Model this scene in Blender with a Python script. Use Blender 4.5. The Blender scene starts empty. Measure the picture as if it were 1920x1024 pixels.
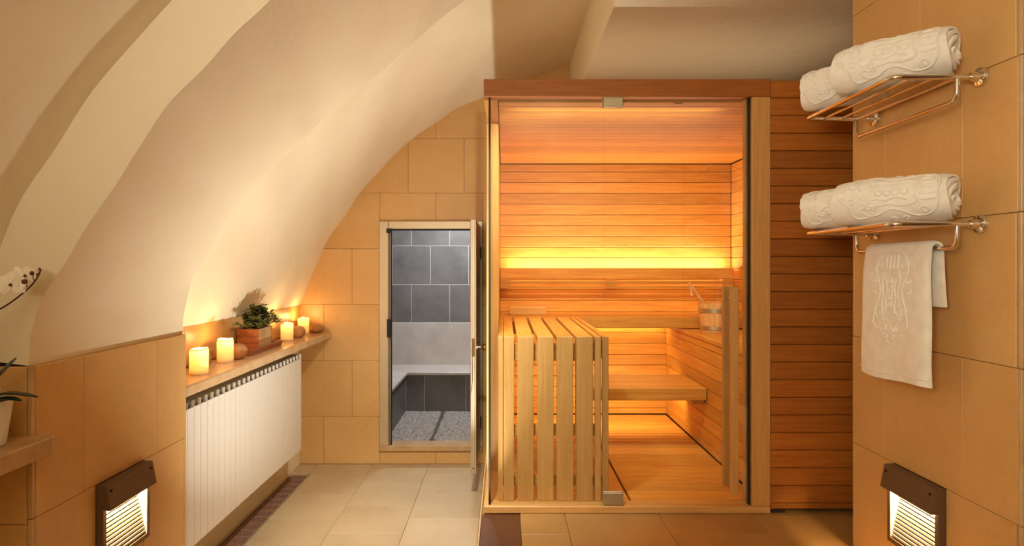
import bpy, bmesh, math, random
from math import sin, cos, pi, radians, sqrt, atan2
from mathutils import Vector, Matrix

random.seed(7)
SC = bpy.context.scene
COL = SC.collection

# ------------------------------------------------------------------ camera
cd = bpy.data.cameras.new('camera')
cam = bpy.data.objects.new('camera', cd)
COL.objects.link(cam)
cam.location = (0, 0, 1.57)
cam.rotation_euler = (pi / 2, 0, 0)
cd.sensor_width = 36.0
cd.lens = 1240 / 1920 * 36.0
cd.shift_x = 15 / 1920
cd.shift_y = -12 / 1920
cd.clip_start = 0.02
SC.camera = cam

# ------------------------------------------------------------------ world, exposure, lamps and added fill lights
w = bpy.data.worlds.new('world')
SC.world = w
w.use_nodes = True
w.node_tree.nodes['Background'].inputs[0].default_value = (1.0, 0.8, 0.6, 1)
w.node_tree.nodes['Background'].inputs[1].default_value = 0.05

SC.view_settings.view_transform = 'Standard'
SC.view_settings.look = 'None'
SC.view_settings.gamma = 1.0
SC.view_settings.use_curve_mapping = False
SC.view_settings.exposure = 0.12
SC.cycles.use_denoising = True
SC.cycles.max_bounces = 10
SC.cycles.diffuse_bounces = 5
SC.cycles.transparent_max_bounces = 24
SC.cycles.sample_clamp_indirect = 4.0
SC.cycles.caustics_reflective = False
SC.cycles.caustics_refractive = False


def area(name, loc, target, size, size_y, power, col, spread=180):
    l = bpy.data.lights.new(name, 'AREA')
    l.shape = 'RECTANGLE'
    l.size, l.size_y = size, size_y
    l.energy = power
    l.color = col
    l.spread = radians(spread)
    o = bpy.data.objects.new(name, l)
    COL.objects.link(o)
    o.location = loc
    d = Vector(target) - Vector(loc)
    o.rotation_euler = d.to_track_quat('-Z', 'Y').to_euler()
    return o


WARM = (1.0, 0.74, 0.46)
SOFT = (1.0, 1.0, 0.89)
COOL = (0.86, 0.93, 1.0)
LED = (1.0, 0.70, 0.28)
# added fill over the aisle, a small floor uplighter in the aisle, two added fills behind the
# viewpoint, and an added fill panel on the sauna roof behind its header
area('aisle_fill_light', (-0.21, 2.32, 2.515), (-0.55, 4.1, 0.0), 0.11, 0.11, 12, SOFT, 72)  # unseen fill, added to brighten the aisle floor
area('aisle_uplighter_light', (-0.24, 2.92, 0.10), (-0.9, 3.9, 2.6), 0.12, 0.12, 16.5, SOFT, 115)
area('bounce_fill_light', (-0.7, -1.0, 1.75), (-0.5, -0.7, 3.0), 0.6, 0.6, 47, SOFT)  # added, stands in for light bounced around the unseen room
area('towel_fill_light', (-0.95, -0.9, 2.0), (1.4, 2.4, 1.8), 0.5, 0.5, 6, SOFT, 90)  # unseen fill added to brighten the towel wall
area('roof_fill_light', (0.95, 3.9, 2.475), (0.95, 3.95, 3.5), 1.8, 1.0, 1.7, (1.0, 0.86, 0.60))  # hidden fill added to lift the soffit above the cabin
# steam room lamp
area('steam_room_light', (-0.45, 6.4, 2.38), (-0.5, 6.7, 0), 0.5, 0.5, 30, COOL)
# strips in the sauna: behind the backrest, under the upper bench, under the lower bench
area('backrest_led_light', (0.86, 5.03, 1.54), (0.86, 4.95, 2.6), 1.66, 0.03, 14.5, (1.0, 0.74, 0.52))
area('bench_led_light', (0.62, 5.05, 1.125), (0.62, 5.09, 0.4), 1.2, 0.02, 1.8, LED)
area('floor_led_light', (0.66, 4.56, 0.735), (0.66, 5.0, 0.42), 1.1, 0.02, 6.0, LED)
area('sauna_fill_light', (0.57, 3.235, 2.335), (0.57, 4.9, 1.0), 1.05, 0.02, 13, (1.0, 0.82, 0.46), 125)  # added fill hidden behind the header, brightens the cabin interior


# ------------------------------------------------------------------ materials
def s2l(c):
    c = c / 255
    return c / 12.92 if c <= 0.04045 else ((c + 0.055) / 1.055) ** 2.4


def rgb(r, g, b):
    return (s2l(r), s2l(g), s2l(b), 1)


class N:
    def __init__(self, name):
        self.m = bpy.data.materials.new(name)
        self.m.use_nodes = True
        self.t = self.m.node_tree
        self.b = self.t.nodes['Principled BSDF']
        self.out = self.t.nodes['Material Output']

    def n(self, typ, **kw):
        x = self.t.nodes.new(typ)
        for k, v in kw.items():
            setattr(x, k, v)
        return x

    def l(self, a, b):
        self.t.links.new(a, b)

    def coords(self, scale, rnd=True):
        tc = self.n('ShaderNodeTexCoord')
        mp = self.n('ShaderNodeMapping')
        mp.inputs['Scale'].default_value = scale
        self.l(tc.outputs['Object'], mp.inputs['Vector'])
        if rnd:
            oi = self.n('ShaderNodeObjectInfo')
            mu = self.n('ShaderNodeMath', operation='MULTIPLY')
            mu.inputs[1].default_value = 37.0
            self.l(oi.outputs['Random'], mu.inputs[0])
            cb = self.n('ShaderNodeCombineXYZ')
            for i in range(3):
                self.l(mu.outputs[0], cb.inputs[i])
            self.l(cb.outputs[0], mp.inputs['Location'])
        return mp.outputs[0]

    def noise(self, vec, scale, detail=4, rough=0.55):
        x = self.n('ShaderNodeTexNoise')
        x.inputs['Scale'].default_value = scale
        x.inputs['Detail'].default_value = detail
        x.inputs['Roughness'].default_value = rough
        self.l(vec, x.inputs['Vector'])
        return x.outputs[0]

    def ramp(self, fac, stops):
        r = self.n('ShaderNodeValToRGB')
        e = r.color_ramp.elements
        while len(e) < len(stops):
            e.new(0.5)
        for i, (p, c) in enumerate(stops):
            e[i].position = p
            e[i].color = c
        self.l(fac, r.inputs[0])
        return r.outputs[0]

    def mix(self, a, b, fac, blend='MIX'):
        m = self.n('ShaderNodeMix', data_type='RGBA', blend_type=blend)
        for s, v in ((m.inputs[6], a), (m.inputs[7], b), (m.inputs[0], fac)):
            if hasattr(v, 'is_linked'):
                self.l(v, s)
            else:
                s.default_value = v
        return m.outputs[2]

    def bump(self, h, strength, dist):
        x = self.n('ShaderNodeBump')
        x.inputs['Strength'].default_value = strength
        x.inputs['Distance'].default_value = dist
        self.l(h, x.inputs['Height'])
        self.l(x.outputs[0], self.b.inputs['Normal'])

    def rand(self, lo, hi):
        oi = self.n('ShaderNodeObjectInfo')
        mr = self.n('ShaderNodeMapRange')
        mr.inputs['To Min'].default_value = lo
        mr.inputs['To Max'].default_value = hi
        self.l(oi.outputs['Random'], mr.inputs['Value'])
        return mr.outputs[0]

    def set(self, **kw):
        for k, v in kw.items():
            self.b.inputs[k.replace('_', ' ')].default_value = v


def wood(name, dark, light, axis, var=0.16, rough=0.5):
    n = N(name)
    sc = {'x': (1.2, 22, 22), 'y': (22, 1.2, 22), 'z': (22, 22, 1.2)}[axis]
    v = n.coords(sc)
    g = n.noise(v, 3.0, 5, 0.6)
    c = n.ramp(g, [(0.25, dark), (0.75, light)])
    fine = n.noise(n.coords(tuple(6 * s for s in sc)), 3.0, 3)
    c = n.mix(c, n.ramp(fine, [(0.3, (0.72, 0.66, 0.6, 1)), (0.6, (1, 1, 1, 1))]), 0.35, 'MULTIPLY')
    hsv = n.n('ShaderNodeHueSaturation')
    n.l(c, hsv.inputs['Color'])
    n.l(n.rand(1 - var, 1 + var), hsv.inputs['Value'])
    n.l(hsv.outputs[0], n.b.inputs['Base Color'])
    n.set(Roughness=rough)
    n.bump(fine, 0.15, 0.002)
    return n.m


def stone(name, a, b, scale=3.0, rough=0.45, var=0.06, speck=0.25):
    n = N(name)
    v = n.coords((1, 1, 1))
    c = n.ramp(n.noise(v, scale, 6, 0.6), [(0.3, a), (0.7, b)])
    f = n.noise(v, scale * 14, 4, 0.7)
    c = n.mix(c, n.ramp(f, [(0.35, (0.7, 0.66, 0.6, 1)), (0.6, (1, 1, 1, 1))]), speck, 'MULTIPLY')
    hsv = n.n('ShaderNodeHueSaturation')
    n.l(c, hsv.inputs['Color'])
    n.l(n.rand(1 - var, 1 + var), hsv.inputs['Value'])
    n.l(hsv.outputs[0], n.b.inputs['Base Color'])
    n.set(Roughness=rough)
    n.bump(f, 0.12, 0.002)
    return n.m


def plain(name, c, rough=0.5, metal=0.0):
    n = N(name)
    v = n.coords((1, 1, 1))
    x = n.mix(c, n.ramp(n.noise(v, 40, 3), [(0.3, (0.85, 0.85, 0.85, 1)), (0.7, (1, 1, 1, 1))]), 0.3, 'MULTIPLY')
    n.l(x, n.b.inputs['Base Color'])
    n.set(Roughness=rough, Metallic=metal)
    return n.m


def emit(name, c, s):
    n = N(name)
    n.set(Emission_Strength=s)
    n.b.inputs['Emission Color'].default_value = c
    n.b.inputs['Base Color'].default_value = (0.8, 0.8, 0.8, 1)
    return n.m


def plaster_mat():
    n = N('plaster')
    v = n.coords((1, 1, 1), False)
    c = n.ramp(n.noise(v, 1.3, 5, 0.6), [(0.3, rgb(238, 222, 190)), (0.7, rgb(244, 231, 202))])
    n.l(c, n.b.inputs['Base Color'])
    n.set(Roughness=0.9)
    h = n.noise(v, 9, 6, 0.6)
    n.bump(h, 0.25, 0.02)
    return n.m


def glass_mat():
    n = N('clear_glass')
    tr = n.n('ShaderNodeBsdfTransparent')
    tr.inputs[0].default_value = (0.975, 0.985, 0.97, 1)
    gl = n.n('ShaderNodeBsdfGlossy')
    gl.inputs['Roughness'].default_value = 0.0
    lw = n.n('ShaderNodeLayerWeight')
    lw.inputs[0].default_value = 0.5
    p = n.n('ShaderNodeMath', operation='POWER')
    p.inputs[1].default_value = 5
    n.l(lw.outputs['Facing'], p.inputs[0])
    a = n.n('ShaderNodeMath', operation='MULTIPLY_ADD')
    a.inputs[1].default_value = 0.9
    a.inputs[2].default_value = 0.03
    n.l(p.outputs[0], a.inputs[0])
    ms = n.n('ShaderNodeMixShader')
    n.l(a.outputs[0], ms.inputs[0])
    n.l(tr.outputs[0], ms.inputs[1])
    n.l(gl.outputs[0], ms.inputs[2])
    n.l(ms.outputs[0], n.out.inputs[0])
    return n.m


def wax_mat():
    n = N('candle_wax')
    df = n.n('ShaderNodeBsdfDiffuse')
    df.inputs[0].default_value = rgb(248, 232, 198)
    tr = n.n('ShaderNodeBsdfTranslucent')
    tr.inputs[0].default_value = (1.0, 0.66, 0.28, 1)
    ms = n.n('ShaderNodeMixShader')
    ms.inputs[0].default_value = 0.45
    n.l(df.outputs[0], ms.inputs[1])
    n.l(tr.outputs[0], ms.inputs[2])
    n.l(ms.outputs[0], n.out.inputs[0])
    return n.m


def towel_mat():
    n = N('white_terry')
    v = n.coords((1, 1, 1))
    c = n.ramp(n.noise(v, 25, 4), [(0.3, rgb(236, 228, 214)), (0.7, rgb(248, 242, 230))])
    n.l(c, n.b.inputs['Base Color'])
    n.set(Roughness=0.95)
    n.b.inputs['Sheen Weight'].default_value = 0.2
    n.bump(n.noise(v, 500, 3, 0.7), 0.5, 0.002)
    return n.m


def leaf_mat(name, a, b, rough=0.4):
    n = N(name)
    v = n.coords((1, 1, 1))
    c = n.ramp(n.noise(v, 22, 3), [(0.35, a), (0.68, b)])
    n.l(c, n.b.inputs['Base Color'])
    n.set(Roughness=rough)
    return n.m


M = {}
M['plaster'] = plaster_mat()
M['tile'] = stone('limestone_tile', rgb(207, 160, 98), rgb(217, 174, 112), 2.5, 0.42, 0.03, 0.18)
M['floor_tile'] = stone('floor_tile', rgb(182, 156, 120), rgb(198, 174, 138), 2.5, 0.38, 0.05, 0.2)
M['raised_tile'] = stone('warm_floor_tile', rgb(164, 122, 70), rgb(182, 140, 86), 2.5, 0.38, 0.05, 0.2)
M['grout'] = stone('grout', rgb(168, 128, 78), rgb(180, 140, 88), 6, 0.9)
M['grey_grout'] = stone('pale_grout', rgb(190, 186, 180), rgb(205, 200, 194), 6, 0.9)
M['grey_tile'] = stone('grey_stone_tile', rgb(100, 95, 92), rgb(126, 120, 116), 4, 0.5, 0.08, 0.3)
M['marble'] = stone('pale_marble', rgb(190, 176, 166), rgb(208, 196, 186), 5, 0.35, 0.03, 0.2)
M['brown_stone'] = stone('brown_stone_border', rgb(84, 46, 20), rgb(98, 56, 26), 4, 0.5, 0.03, 0.2)
M['shelf'] = stone('polished_beige_stone', rgb(196, 158, 112), rgb(214, 180, 136), 8, 0.22, 0.02, 0.25)
M['shelf_old'] = stone('worn_beige_stone', rgb(176, 138, 96), rgb(206, 168, 122), 10, 0.4, 0.02, 0.3)
CD, CL = rgb(190, 124, 44), rgb(222, 166, 78)
M['wood_x'] = wood('sauna_wood_along', CD, CL, 'x')
M['wood_y'] = wood('sauna_wood_deep', CD, CL, 'y')
M['wood_z'] = wood('sauna_wood_upright', rgb(196, 142, 76), rgb(216, 166, 98), 'z', 0.06)
M['red_x'] = wood('cedar_cladding', rgb(156, 86, 22), rgb(188, 112, 34), 'x', 0.18)
M['oak_x'] = wood('pale_oak', rgb(204, 150, 82), rgb(226, 176, 108), 'x', 0.05)
M['bucket'] = wood('bucket_pine', rgb(206, 150, 92), rgb(232, 184, 124), 'z', 0.1)
M['planter'] = wood('planter_wood', rgb(140, 70, 30), rgb(176, 98, 46), 'x', 0.1)
M['planter_y'] = wood('planter_pale_wood', rgb(184, 140, 92), rgb(206, 162, 112), 'y', 0.05)
M['chrome'] = plain('chrome', (0.78, 0.74, 0.68, 1), 0.09, 1.0)
M['alu'] = plain('brushed_aluminium', rgb(206, 188, 158), 0.38, 0.6)
M['steel'] = plain('satin_steel', rgb(196, 188, 160), 0.4, 0.9)
M['bronze'] = plain('bronze_painted_metal', rgb(108, 84, 62), 0.5, 0.25)
M['black'] = plain('black_rubber', rgb(14, 11, 10), 0.6)
M['dark'] = plain('dark_void', rgb(40, 24, 16), 0.9)
M['vent_shade'] = plain('painted_vent_shade', rgb(96, 80, 50), 0.6)  # dark tone stands in for shade inside the radiator top
M['mortar'] = plain('grey_mortar', rgb(84, 72, 64), 0.9)
M['pool'] = plain('melted_wax', rgb(250, 232, 196), 0.2)
M['louver'] = plain('cream_louver', rgb(196, 178, 148), 0.6)
M['white'] = plain('white_enamel', rgb(226, 218, 206), 0.35)
M['reflector'] = plain('white_reflector', rgb(245, 242, 236), 0.6)
M['grate'] = plain('brown_grate_metal', rgb(196, 150, 128), 0.35, 0.4)
M['glass'] = glass_mat()
M['wax'] = wax_mat()
M['flame'] = emit('candle_flame', (1.0, 0.62, 0.22, 1), 60)
M['tube'] = emit('lamp_tube_glow', (1.0, 0.86, 0.62, 1), 40)
M['led'] = emit('led_strip_glow', (1.0, 0.66, 0.28, 1), 12)
M['towel'] = towel_mat()
M['leaf'] = leaf_mat('shrub_leaf', rgb(56, 62, 24), rgb(134, 138, 74))
M['orchid_leaf'] = leaf_mat('orchid_leaf', rgb(20, 34, 22), rgb(36, 54, 34), 0.3)
M['petal'] = leaf_mat('orchid_petal', rgb(244, 232, 206), rgb(250, 242, 222), 0.6)
M['bud'] = leaf_mat('orchid_bud', rgb(78, 42, 26), rgb(104, 58, 34), 0.5)
M['stem'] = leaf_mat('orchid_stem', rgb(52, 24, 20), rgb(70, 34, 26), 0.5)
M['soil'] = plain('potting_soil', rgb(50, 34, 24), 0.95)
M['pot'] = plain('white_ceramic', rgb(240, 234, 222), 0.3)
M['rock'] = stone('brown_pebble', rgb(150, 96, 52), rgb(190, 142, 92), 12, 0.5, 0.15, 0.5)
M['pebble'] = stone('grey_pebble', rgb(138, 127, 120), rgb(188, 177, 170), 30, 0.45, 0.0, 0.4)
M['string'] = plain('pale_string', rgb(226, 206, 170), 0.9)

# ------------------------------------------------------------------ mesh helpers
WL = {}          # world location of each object's origin


class MB:
    def __init__(self):
        self.v, self.f = [], []

    def add(self, verts, faces):
        k = len(self.v)
        self.v += [tuple(p) for p in verts]
        self.f += [tuple(i + k for i in f) for f in faces]
        return self

    def box(self, x0, x1, y0, y1, z0, z1):
        v = [(x, y, z) for x in (x0, x1) for y in (y0, y1) for z in (z0, z1)]
        return self.add(v, [(0, 1, 3, 2), (4, 6, 7, 5), (0, 4, 5, 1), (2, 3, 7, 6), (0, 2, 6, 4), (1, 5, 7, 3)])

    def prism(self, poly, place):
        """poly: 2D outline; place(p, k) -> 3D for k = 0, 1"""
        n = len(poly)
        v = [place(p, 0) for p in poly] + [place(p, 1) for p in poly]
        f = [(i, (i + 1) % n, n + (i + 1) % n, n + i) for i in range(n)]
        f += [tuple(range(n))[::-1], tuple(range(n, 2 * n))]
        return self.add(v, f)

    def tube(self, pts, r, seg=8, closed=False, cap=True):
        pts = [Vector(p) for p in pts]
        n = len(pts)
        rr = r if isinstance(r, (list, tuple)) else [r] * n
        ring, up = [], None
        for i, p in enumerate(pts):
            a = pts[(i - 1) % n] if (i > 0 or closed) else p
            b = pts[(i + 1) % n] if (i < n - 1 or closed) else p
            t = (b - a).normalized()
            if up is None:
                up = Vector((0, 0, 1)) if abs(t.z) < 0.9 else Vector((1, 0, 0))
            s = t.cross(up)
            if s.length < 1e-6:
                s = t.orthogonal()
            s.normalize()
            up = s.cross(t).normalized()
            ring.append([p + (s * cos(2 * pi * j / seg) + up * sin(2 * pi * j / seg)) * rr[i] for j in range(seg)])
        v = [q for g in ring for q in g]
        f = []
        for i in range(n if closed else n - 1):
            i2 = (i + 1) % n
            for j in range(seg):
                j2 = (j + 1) % seg
                f.append((i * seg + j, i * seg + j2, i2 * seg + j2, i2 * seg + j))
        if cap and not closed:
            f.append(tuple(range(seg))[::-1])
            f.append(tuple((n - 1) * seg + j for j in range(seg)))
        return self.add(v, f)

    def lathe(self, prof, seg=24, c=(0, 0, 0)):
        v, f = [], []
        n = len(prof)
        for (r, z) in prof:
            for j in range(seg):
                a = 2 * pi * j / seg
                v.append((c[0] + r * cos(a), c[1] + r * sin(a), c[2] + z))
        for i in range(n - 1):
            for j in range(seg):
                j2 = (j + 1) % seg
                f.append((i * seg + j, i * seg + j2, (i + 1) * seg + j2, (i + 1) * seg + j))
        f.append(tuple(range(seg))[::-1])
        f.append(tuple((n - 1) * seg + j for j in range(seg)))
        return self.add(v, f)

    def ellipsoid(self, c, r, seg=12, rings=8, jit=0.0, rnd=None):
        v = [(c[0], c[1], c[2] - r[2])]
        f = []
        for i in range(1, rings):
            a = -pi / 2 + pi * i / rings
            for j in range(seg):
                b = 2 * pi * j / seg
                k = 1 + (rnd.uniform(-jit, jit) if rnd else 0)
                v.append((c[0] + r[0] * cos(a) * cos(b) * k, c[1] + r[1] * cos(a) * sin(b) * k, c[2] + r[2] * sin(a) * k))
        v.append((c[0], c[1], c[2] + r[2]))
        for j in range(seg):
            f.append((0, 1 + (j + 1) % seg, 1 + j))
            t = len(v) - 1
            o = 1 + (rings - 2) * seg
            f.append((t, o + j, o + (j + 1) % seg))
        for i in range(rings - 2):
            for j in range(seg):
                j2 = (j + 1) % seg
                f.append((1 + i * seg + j, 1 + i * seg + j2, 1 + (i + 1) * seg + j2, 1 + (i + 1) * seg + j))
        return self.add(v, f)

    def mesh(self, name, mat, smooth=None, bevel=0.0, recalc=True):
        me = bpy.data.meshes.new(name)
        me.from_pydata(self.v, [], self.f)
        bm = bmesh.new()
        bm.from_mesh(me)
        if recalc:
            bmesh.ops.recalc_face_normals(bm, faces=bm.faces)
        if bevel:
            bmesh.ops.bevel(bm, geom=list(bm.edges), offset=bevel, segments=1, affect='EDGES', clamp_overlap=True)
        bm.to_mesh(me)
        bm.free()
        if smooth is not None:
            me.polygons.foreach_set('use_smooth', [True] * len(me.polygons))
            me.set_sharp_from_angle(angle=radians(smooth))
        me.materials.append(mat)
        me.update()
        return me

    def build(self, name, mat, parent=None, loc=(0, 0, 0), smooth=None, bevel=0.0, recalc=True):
        """vertices are given relative to loc (a world place)"""
        return put(name, self.mesh(name, mat, smooth, bevel, recalc), parent, loc)


def put(name, me, parent=None, loc=(0, 0, 0)):
    o = bpy.data.objects.new(name, me)
    COL.objects.link(o)
    loc = Vector(loc)
    WL[o] = loc.copy()
    if parent is not None:
        o.parent = parent
        o.location = loc - WL[parent]
    else:
        o.location = loc
    return o


def thing(name, label, cat, loc=(0, 0, 0), group=None, kind=None):
    o = bpy.data.objects.new(name, None)
    o.empty_display_size = 0.05
    COL.objects.link(o)
    o.location = loc
    WL[o] = Vector(loc)
    o['label'] = label
    o['category'] = cat
    if group:
        o['group'] = group
    if kind:
        o['kind'] = kind
    return o


def tag(o, label, cat, group=None, kind=None):
    o['label'] = label
    o['category'] = cat
    if group:
        o['group'] = group
    if kind:
        o['kind'] = kind
    return o


_cache = {}


def bx(name, x0, x1, y0, y1, z0, z1, mat, parent=None, c=0.002):
    d = (round(x1 - x0, 4), round(y1 - y0, 4), round(z1 - z0, 4), c, mat.name)
    me = _cache.get(d)
    if me is None:
        a, b, e = d[0] / 2, d[1] / 2, d[2] / 2
        me = _cache[d] = MB().box(-a, a, -b, b, -e, e).mesh(name, mat, None, min(c, 0.45 * min(d[:3])))
    return put(name, me, parent, ((x0 + x1) / 2, (y0 + y1) / 2, (z0 + z1) / 2))


def copy_tree(o, parent=None):
    c = o.copy()
    COL.objects.link(c)
    WL[c] = WL.get(o, Vector((0, 0, 0))).copy()
    if parent is not None:
        c.parent = parent
    for ch in list(o.children):
        copy_tree(ch, c)
    return c


def fillet(pts, r, n=6):
    """rounds the inner corners of a polyline"""
    pts = [Vector(p) for p in pts]
    out = [pts[0]]
    for i in range(1, len(pts) - 1):
        a, b, c = pts[i - 1], pts[i], pts[i + 1]
        u, v = (a - b).normalized(), (c - b).normalized()
        for k in range(n + 1):
            t = k / n
            p0, p2 = b + u * r, b + v * r
            out.append((1 - t) ** 2 * p0 + 2 * t * (1 - t) * b + t * t * p2)
    out.append(pts[-1])
    return out


def spline(pts, n):
    """Catmull-Rom through 2D or 3D points, n points per span"""
    P = [Vector(p) for p in pts]
    P = [2 * P[0] - P[1]] + P + [2 * P[-1] - P[-2]]
    out = []
    for i in range(1, len(P) - 2):
        a, b, c, d = P[i - 1:i + 3]
        for k in range(n):
            t = k / n
            out.append(0.5 * ((2 * b) + (c - a) * t + (2 * a - 5 * b + 4 * c - d) * t * t + (3 * b - a - 3 * c + d) * t ** 3))
    out.append(P[-2])
    return out


def cut(rects, hole):
    out = []
    hx0, hx1, hy0, hy1 = hole
    for (x0, x1, y0, y1) in rects:
        if hx1 <= x0 or hx0 >= x1 or hy1 <= y0 or hy0 >= y1:
            out.append((x0, x1, y0, y1))
            continue
        if x0 < hx0:
            out.append((x0, hx0, y0, y1))
        if hx1 < x1:
            out.append((hx1, x1, y0, y1))
        a, b = max(x0, hx0), min(x1, hx1)
        if y0 < hy0:
            out.append((a, b, y0, hy0))
        if hy1 < y1:
            out.append((a, b, hy1, y1))
    return out


def tile_rows(rows, u0, u1, holes=(), keep=None):
    """rows: (v0, v1, first joint, pitch). Returns rects (u0, u1, v0, v1)."""
    out = []
    for (v0, v1, j, p) in rows:
        cuts = [u0, u1]
        k = j - math.ceil((j - u0) / p) * p
        while k < u1:
            if u0 + 0.004 < k < u1 - 0.004:
                cuts.append(k)
            k += p
        cuts.sort()
        for a, b in zip(cuts, cuts[1:]):
            r = [(a, b, v0, v1)]
            for h in holes:
                r = cut(r, h)
            out += r
    if keep:
        out = [r for r in out if keep(r)]
    return [r for r in out if r[1] - r[0] > 0.012 and r[3] - r[2] > 0.012]


GAP = 0.0017


def lay(rects, parent, mat, plane, face, thick, g=GAP, c=0.0015, name='tile'):
    """plane '+x': face at x = face looking to +x, u = y, v = z; '+y'/'-y': u = x, v = z; '+z': u = x, v = y."""
    h = g / 2
    for (a, b, v0, v1) in rects:
        dz = random.uniform(-0.0004, 0.0004)
        a2, b2, v2, v3 = a + h, b - h, v0 + h, v1 - h
        f = face + dz
        if plane == '+x':
            bx(name, f - thick, f, a2, b2, v2, v3, mat, parent, c)
        elif plane == '-x':
            bx(name, f, f + thick, a2, b2, v2, v3, mat, parent, c)
        elif plane == '-y':
            bx(name, a2, b2, f, f + thick, v2, v3, mat, parent, c)
        elif plane == '+y':
            bx(name, a2, b2, f - thick, f, v2, v3, mat, parent, c)
        elif plane == '+z':
            bx(name, a2, b2, v2, v3, f - thick, f, mat, parent, c)


# ------------------------------------------------------------------ floors
FL = thing('floor', 'lower floor of sand-coloured stone tiles before the radiator', 'floor', (-0.9, 3, 0), kind='structure')
fb = MB()
for r in cut([(-1.8, -0.112, -1.7, 5.3)], (-1.612, -1.468, 1.5, 4.985)):
    fb.box(r[0], r[1], r[2], r[3], -0.1, -0.012)
fb.box(-1.63, -1.45, 1.5, 5.0, -0.12, -0.08)
fb.build('screed', M['grout'], FL)
hole = (-1.612, -1.468, 1.5, 4.985)
for (x0, x1, start) in ((-1.66, -1.477, 5.26), (-1.477, -1.036, 5.017), (-1.036, -0.595, 4.783), (-0.595, -0.154, 5.017), (-0.154, -0.116, 4.783)):
    ys = [5.258]
    y = start
    while y > 1.9:
        if y < 5.25:
            ys.append(y)
        y -= 0.449
    for a, b in zip(ys, ys[1:]):
        rr = cut([(x0, x1, b, a)], hole)
        lay([r for r in rr if r[1] - r[0] > 0.012 and r[3] - r[2] > 0.012], FL, M['floor_tile'], '+z', 0, 0.012)

F2 = thing('floor', 'raised floor of sand-coloured stone tiles under the sauna cabin', 'floor', (0.9, 2, 0.4), kind='structure')
MB().box(-0.104, 2.15, -1.7, 5.26, -0.1, 0.388).build('screed', M['grout'], F2)
bx('step_edge', -0.114, -0.105, -1.6, 5.25, 0.0, 0.401, M['shelf'], F2, 0.002)
for k in range(4):
    bx('border_stone', -0.103, 0.074, 3.125 - 0.9 * (k + 1), 3.123 - 0.9 * k, 0.388, 0.40, M['brown_stone'], F2, 0.0015)
for (x0, x1, start) in ((0.076, 0.286, 2.89), (0.286, 0.731, 3.1), (0.731, 1.17, 2.90), (1.17, 1.615, 3.1), (1.615, 2.1, 2.9)):
    ys = [3.20]
    y = start
    while y > 0.9:
        ys.append(y)
        y -= 0.447
    lay([(x0, x1, b, a) for a, b in zip(ys, ys[1:])], F2, M['raised_tile'], '+z', 0.40, 0.012)

# ------------------------------------------------------------------ walls
WB = thing('wall_back', 'far wall of beige limestone tiles around the steam room door', 'wall', (-0.6, 5.3, 0), kind='structure')
door_hole = (-0.988, -0.168, 0.107, 1.93)
mb = MB()
for r in cut([(-1.9, 2.2, -0.1, 3.35)], door_hole):
    mb.box(r[0], r[1], 5.28, 5.38, r[2], r[3])
mb.build('masonry', M['grout'], WB)
JA, JB = -1.434, -1.209
rowsB = [(0, .378, JA, .446), (.378, .823, JB, .446), (.823, 1.269, JA, .446), (1.269, 1.712, JB, .446), (1.712, 2.155, JA, .446),
         (2.155, 2.588, JB, .446), (2.588, 3.03, JA, .446), (3.03, 3.3, JB, .446)]
PO = [(-1.62, 1.265), (-1.545, 1.46), (-1.434, 1.71), (-1.30, 1.93), (-1.145, 2.155), (-0.95, 2.37), (-0.73, 2.584), (-0.52, 2.735), (-0.318, 2.85), (-0.07, 2.955)]


def under_vault(r):
    zc = r[2]
    for (a, b) in zip(PO, PO[1:]):
        if a[0] <= r[1] <= b[0]:
            return zc < a[1] + (b[1] - a[1]) * (r[1] - a[0]) / (b[0] - a[0]) + 0.02
    return True


lay(tile_rows(rowsB, -1.66, 0.62, [door_hole], under_vault), WB, M['tile'], '-y', 5.26, 0.02)

WLf = thing('wall_left', 'niche wall above and behind the radiator with a low tiled splashback', 'wall', (-1.7, 4, 0), kind='structure')
MB().box(-1.85, -1.66, 2.8, 5.3, -0.1, 1.30).build('masonry', M['plaster'], WLf)
lay(tile_rows([(1.055, 1.265, 3.35, .445)], 2.86, 5.255), WLf, M['tile'], '+x', -1.62, 0.04)
MB().box(-1.66, -1.625, 2.86, 5.255, 0.0, 1.0).build('render', M['plaster'], WLf)

LAMP_U0, LAMP_U1 = 2.22, 2.515
PI = thing('wall_left', 'wall pier of orange-lit limestone tiles carrying a louvred lamp', 'wall', (-1.5, 2.4, 0), kind='structure')
lampL = (LAMP_U0, LAMP_U1, 0.545, 0.835)
mb = MB()
for r in cut([(1.94, 2.83, -0.1, 1.27)], (lampL[0] + .01, lampL[1] - .01, lampL[2] + .01, lampL[3] - .01)):
    mb.box(-1.85, -1.40, r[0], r[1], r[2], r[3])
mb.box(-1.85, -1.46, 1.94, 2.83, 0.5, 0.9)
mb.build('masonry', M['grout'], PI)
rowsL = [(0, .39, 2.38, .45), (.39, .835, 2.38, .45), (.835, 1.28, 2.156, .455)]
lay(tile_rows(rowsL, 1.934, 2.85, [lampL]), PI, M['tile'], '+x', -1.37, 0.03)
for (a, b) in ((0, .39), (.39, .835), (.835, 1.28)):
    bx('corner_tile', -1.384, -1.37, 1.92, 1.933, a + .001, b - .001, M['shelf'], PI, 0.0015)
lay(tile_rows([(0, .38, -1.5, .45), (.38, .82, -1.5, .45), (.82, 1.279, -1.5, .45)], -1.84, -1.385), PI, M['tile'], '-y', 1.92, 0.02)
lay(tile_rows([(0, .39, -1.5, .45), (.39, .835, -1.5, .45), (.835, 1.28, -1.5, .45)], -1.62, -1.372), PI, M['tile'], '+y', 2.85, 0.02)

WN = thing('wall_left', 'recess wall beside the orchid shelf', 'wall', (-1.75, 0.4, 0), kind='structure')
MB().box(-1.9, -1.72, -1.7, 1.92, -0.1, 1.5).build('masonry', M['plaster'], WN)

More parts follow.
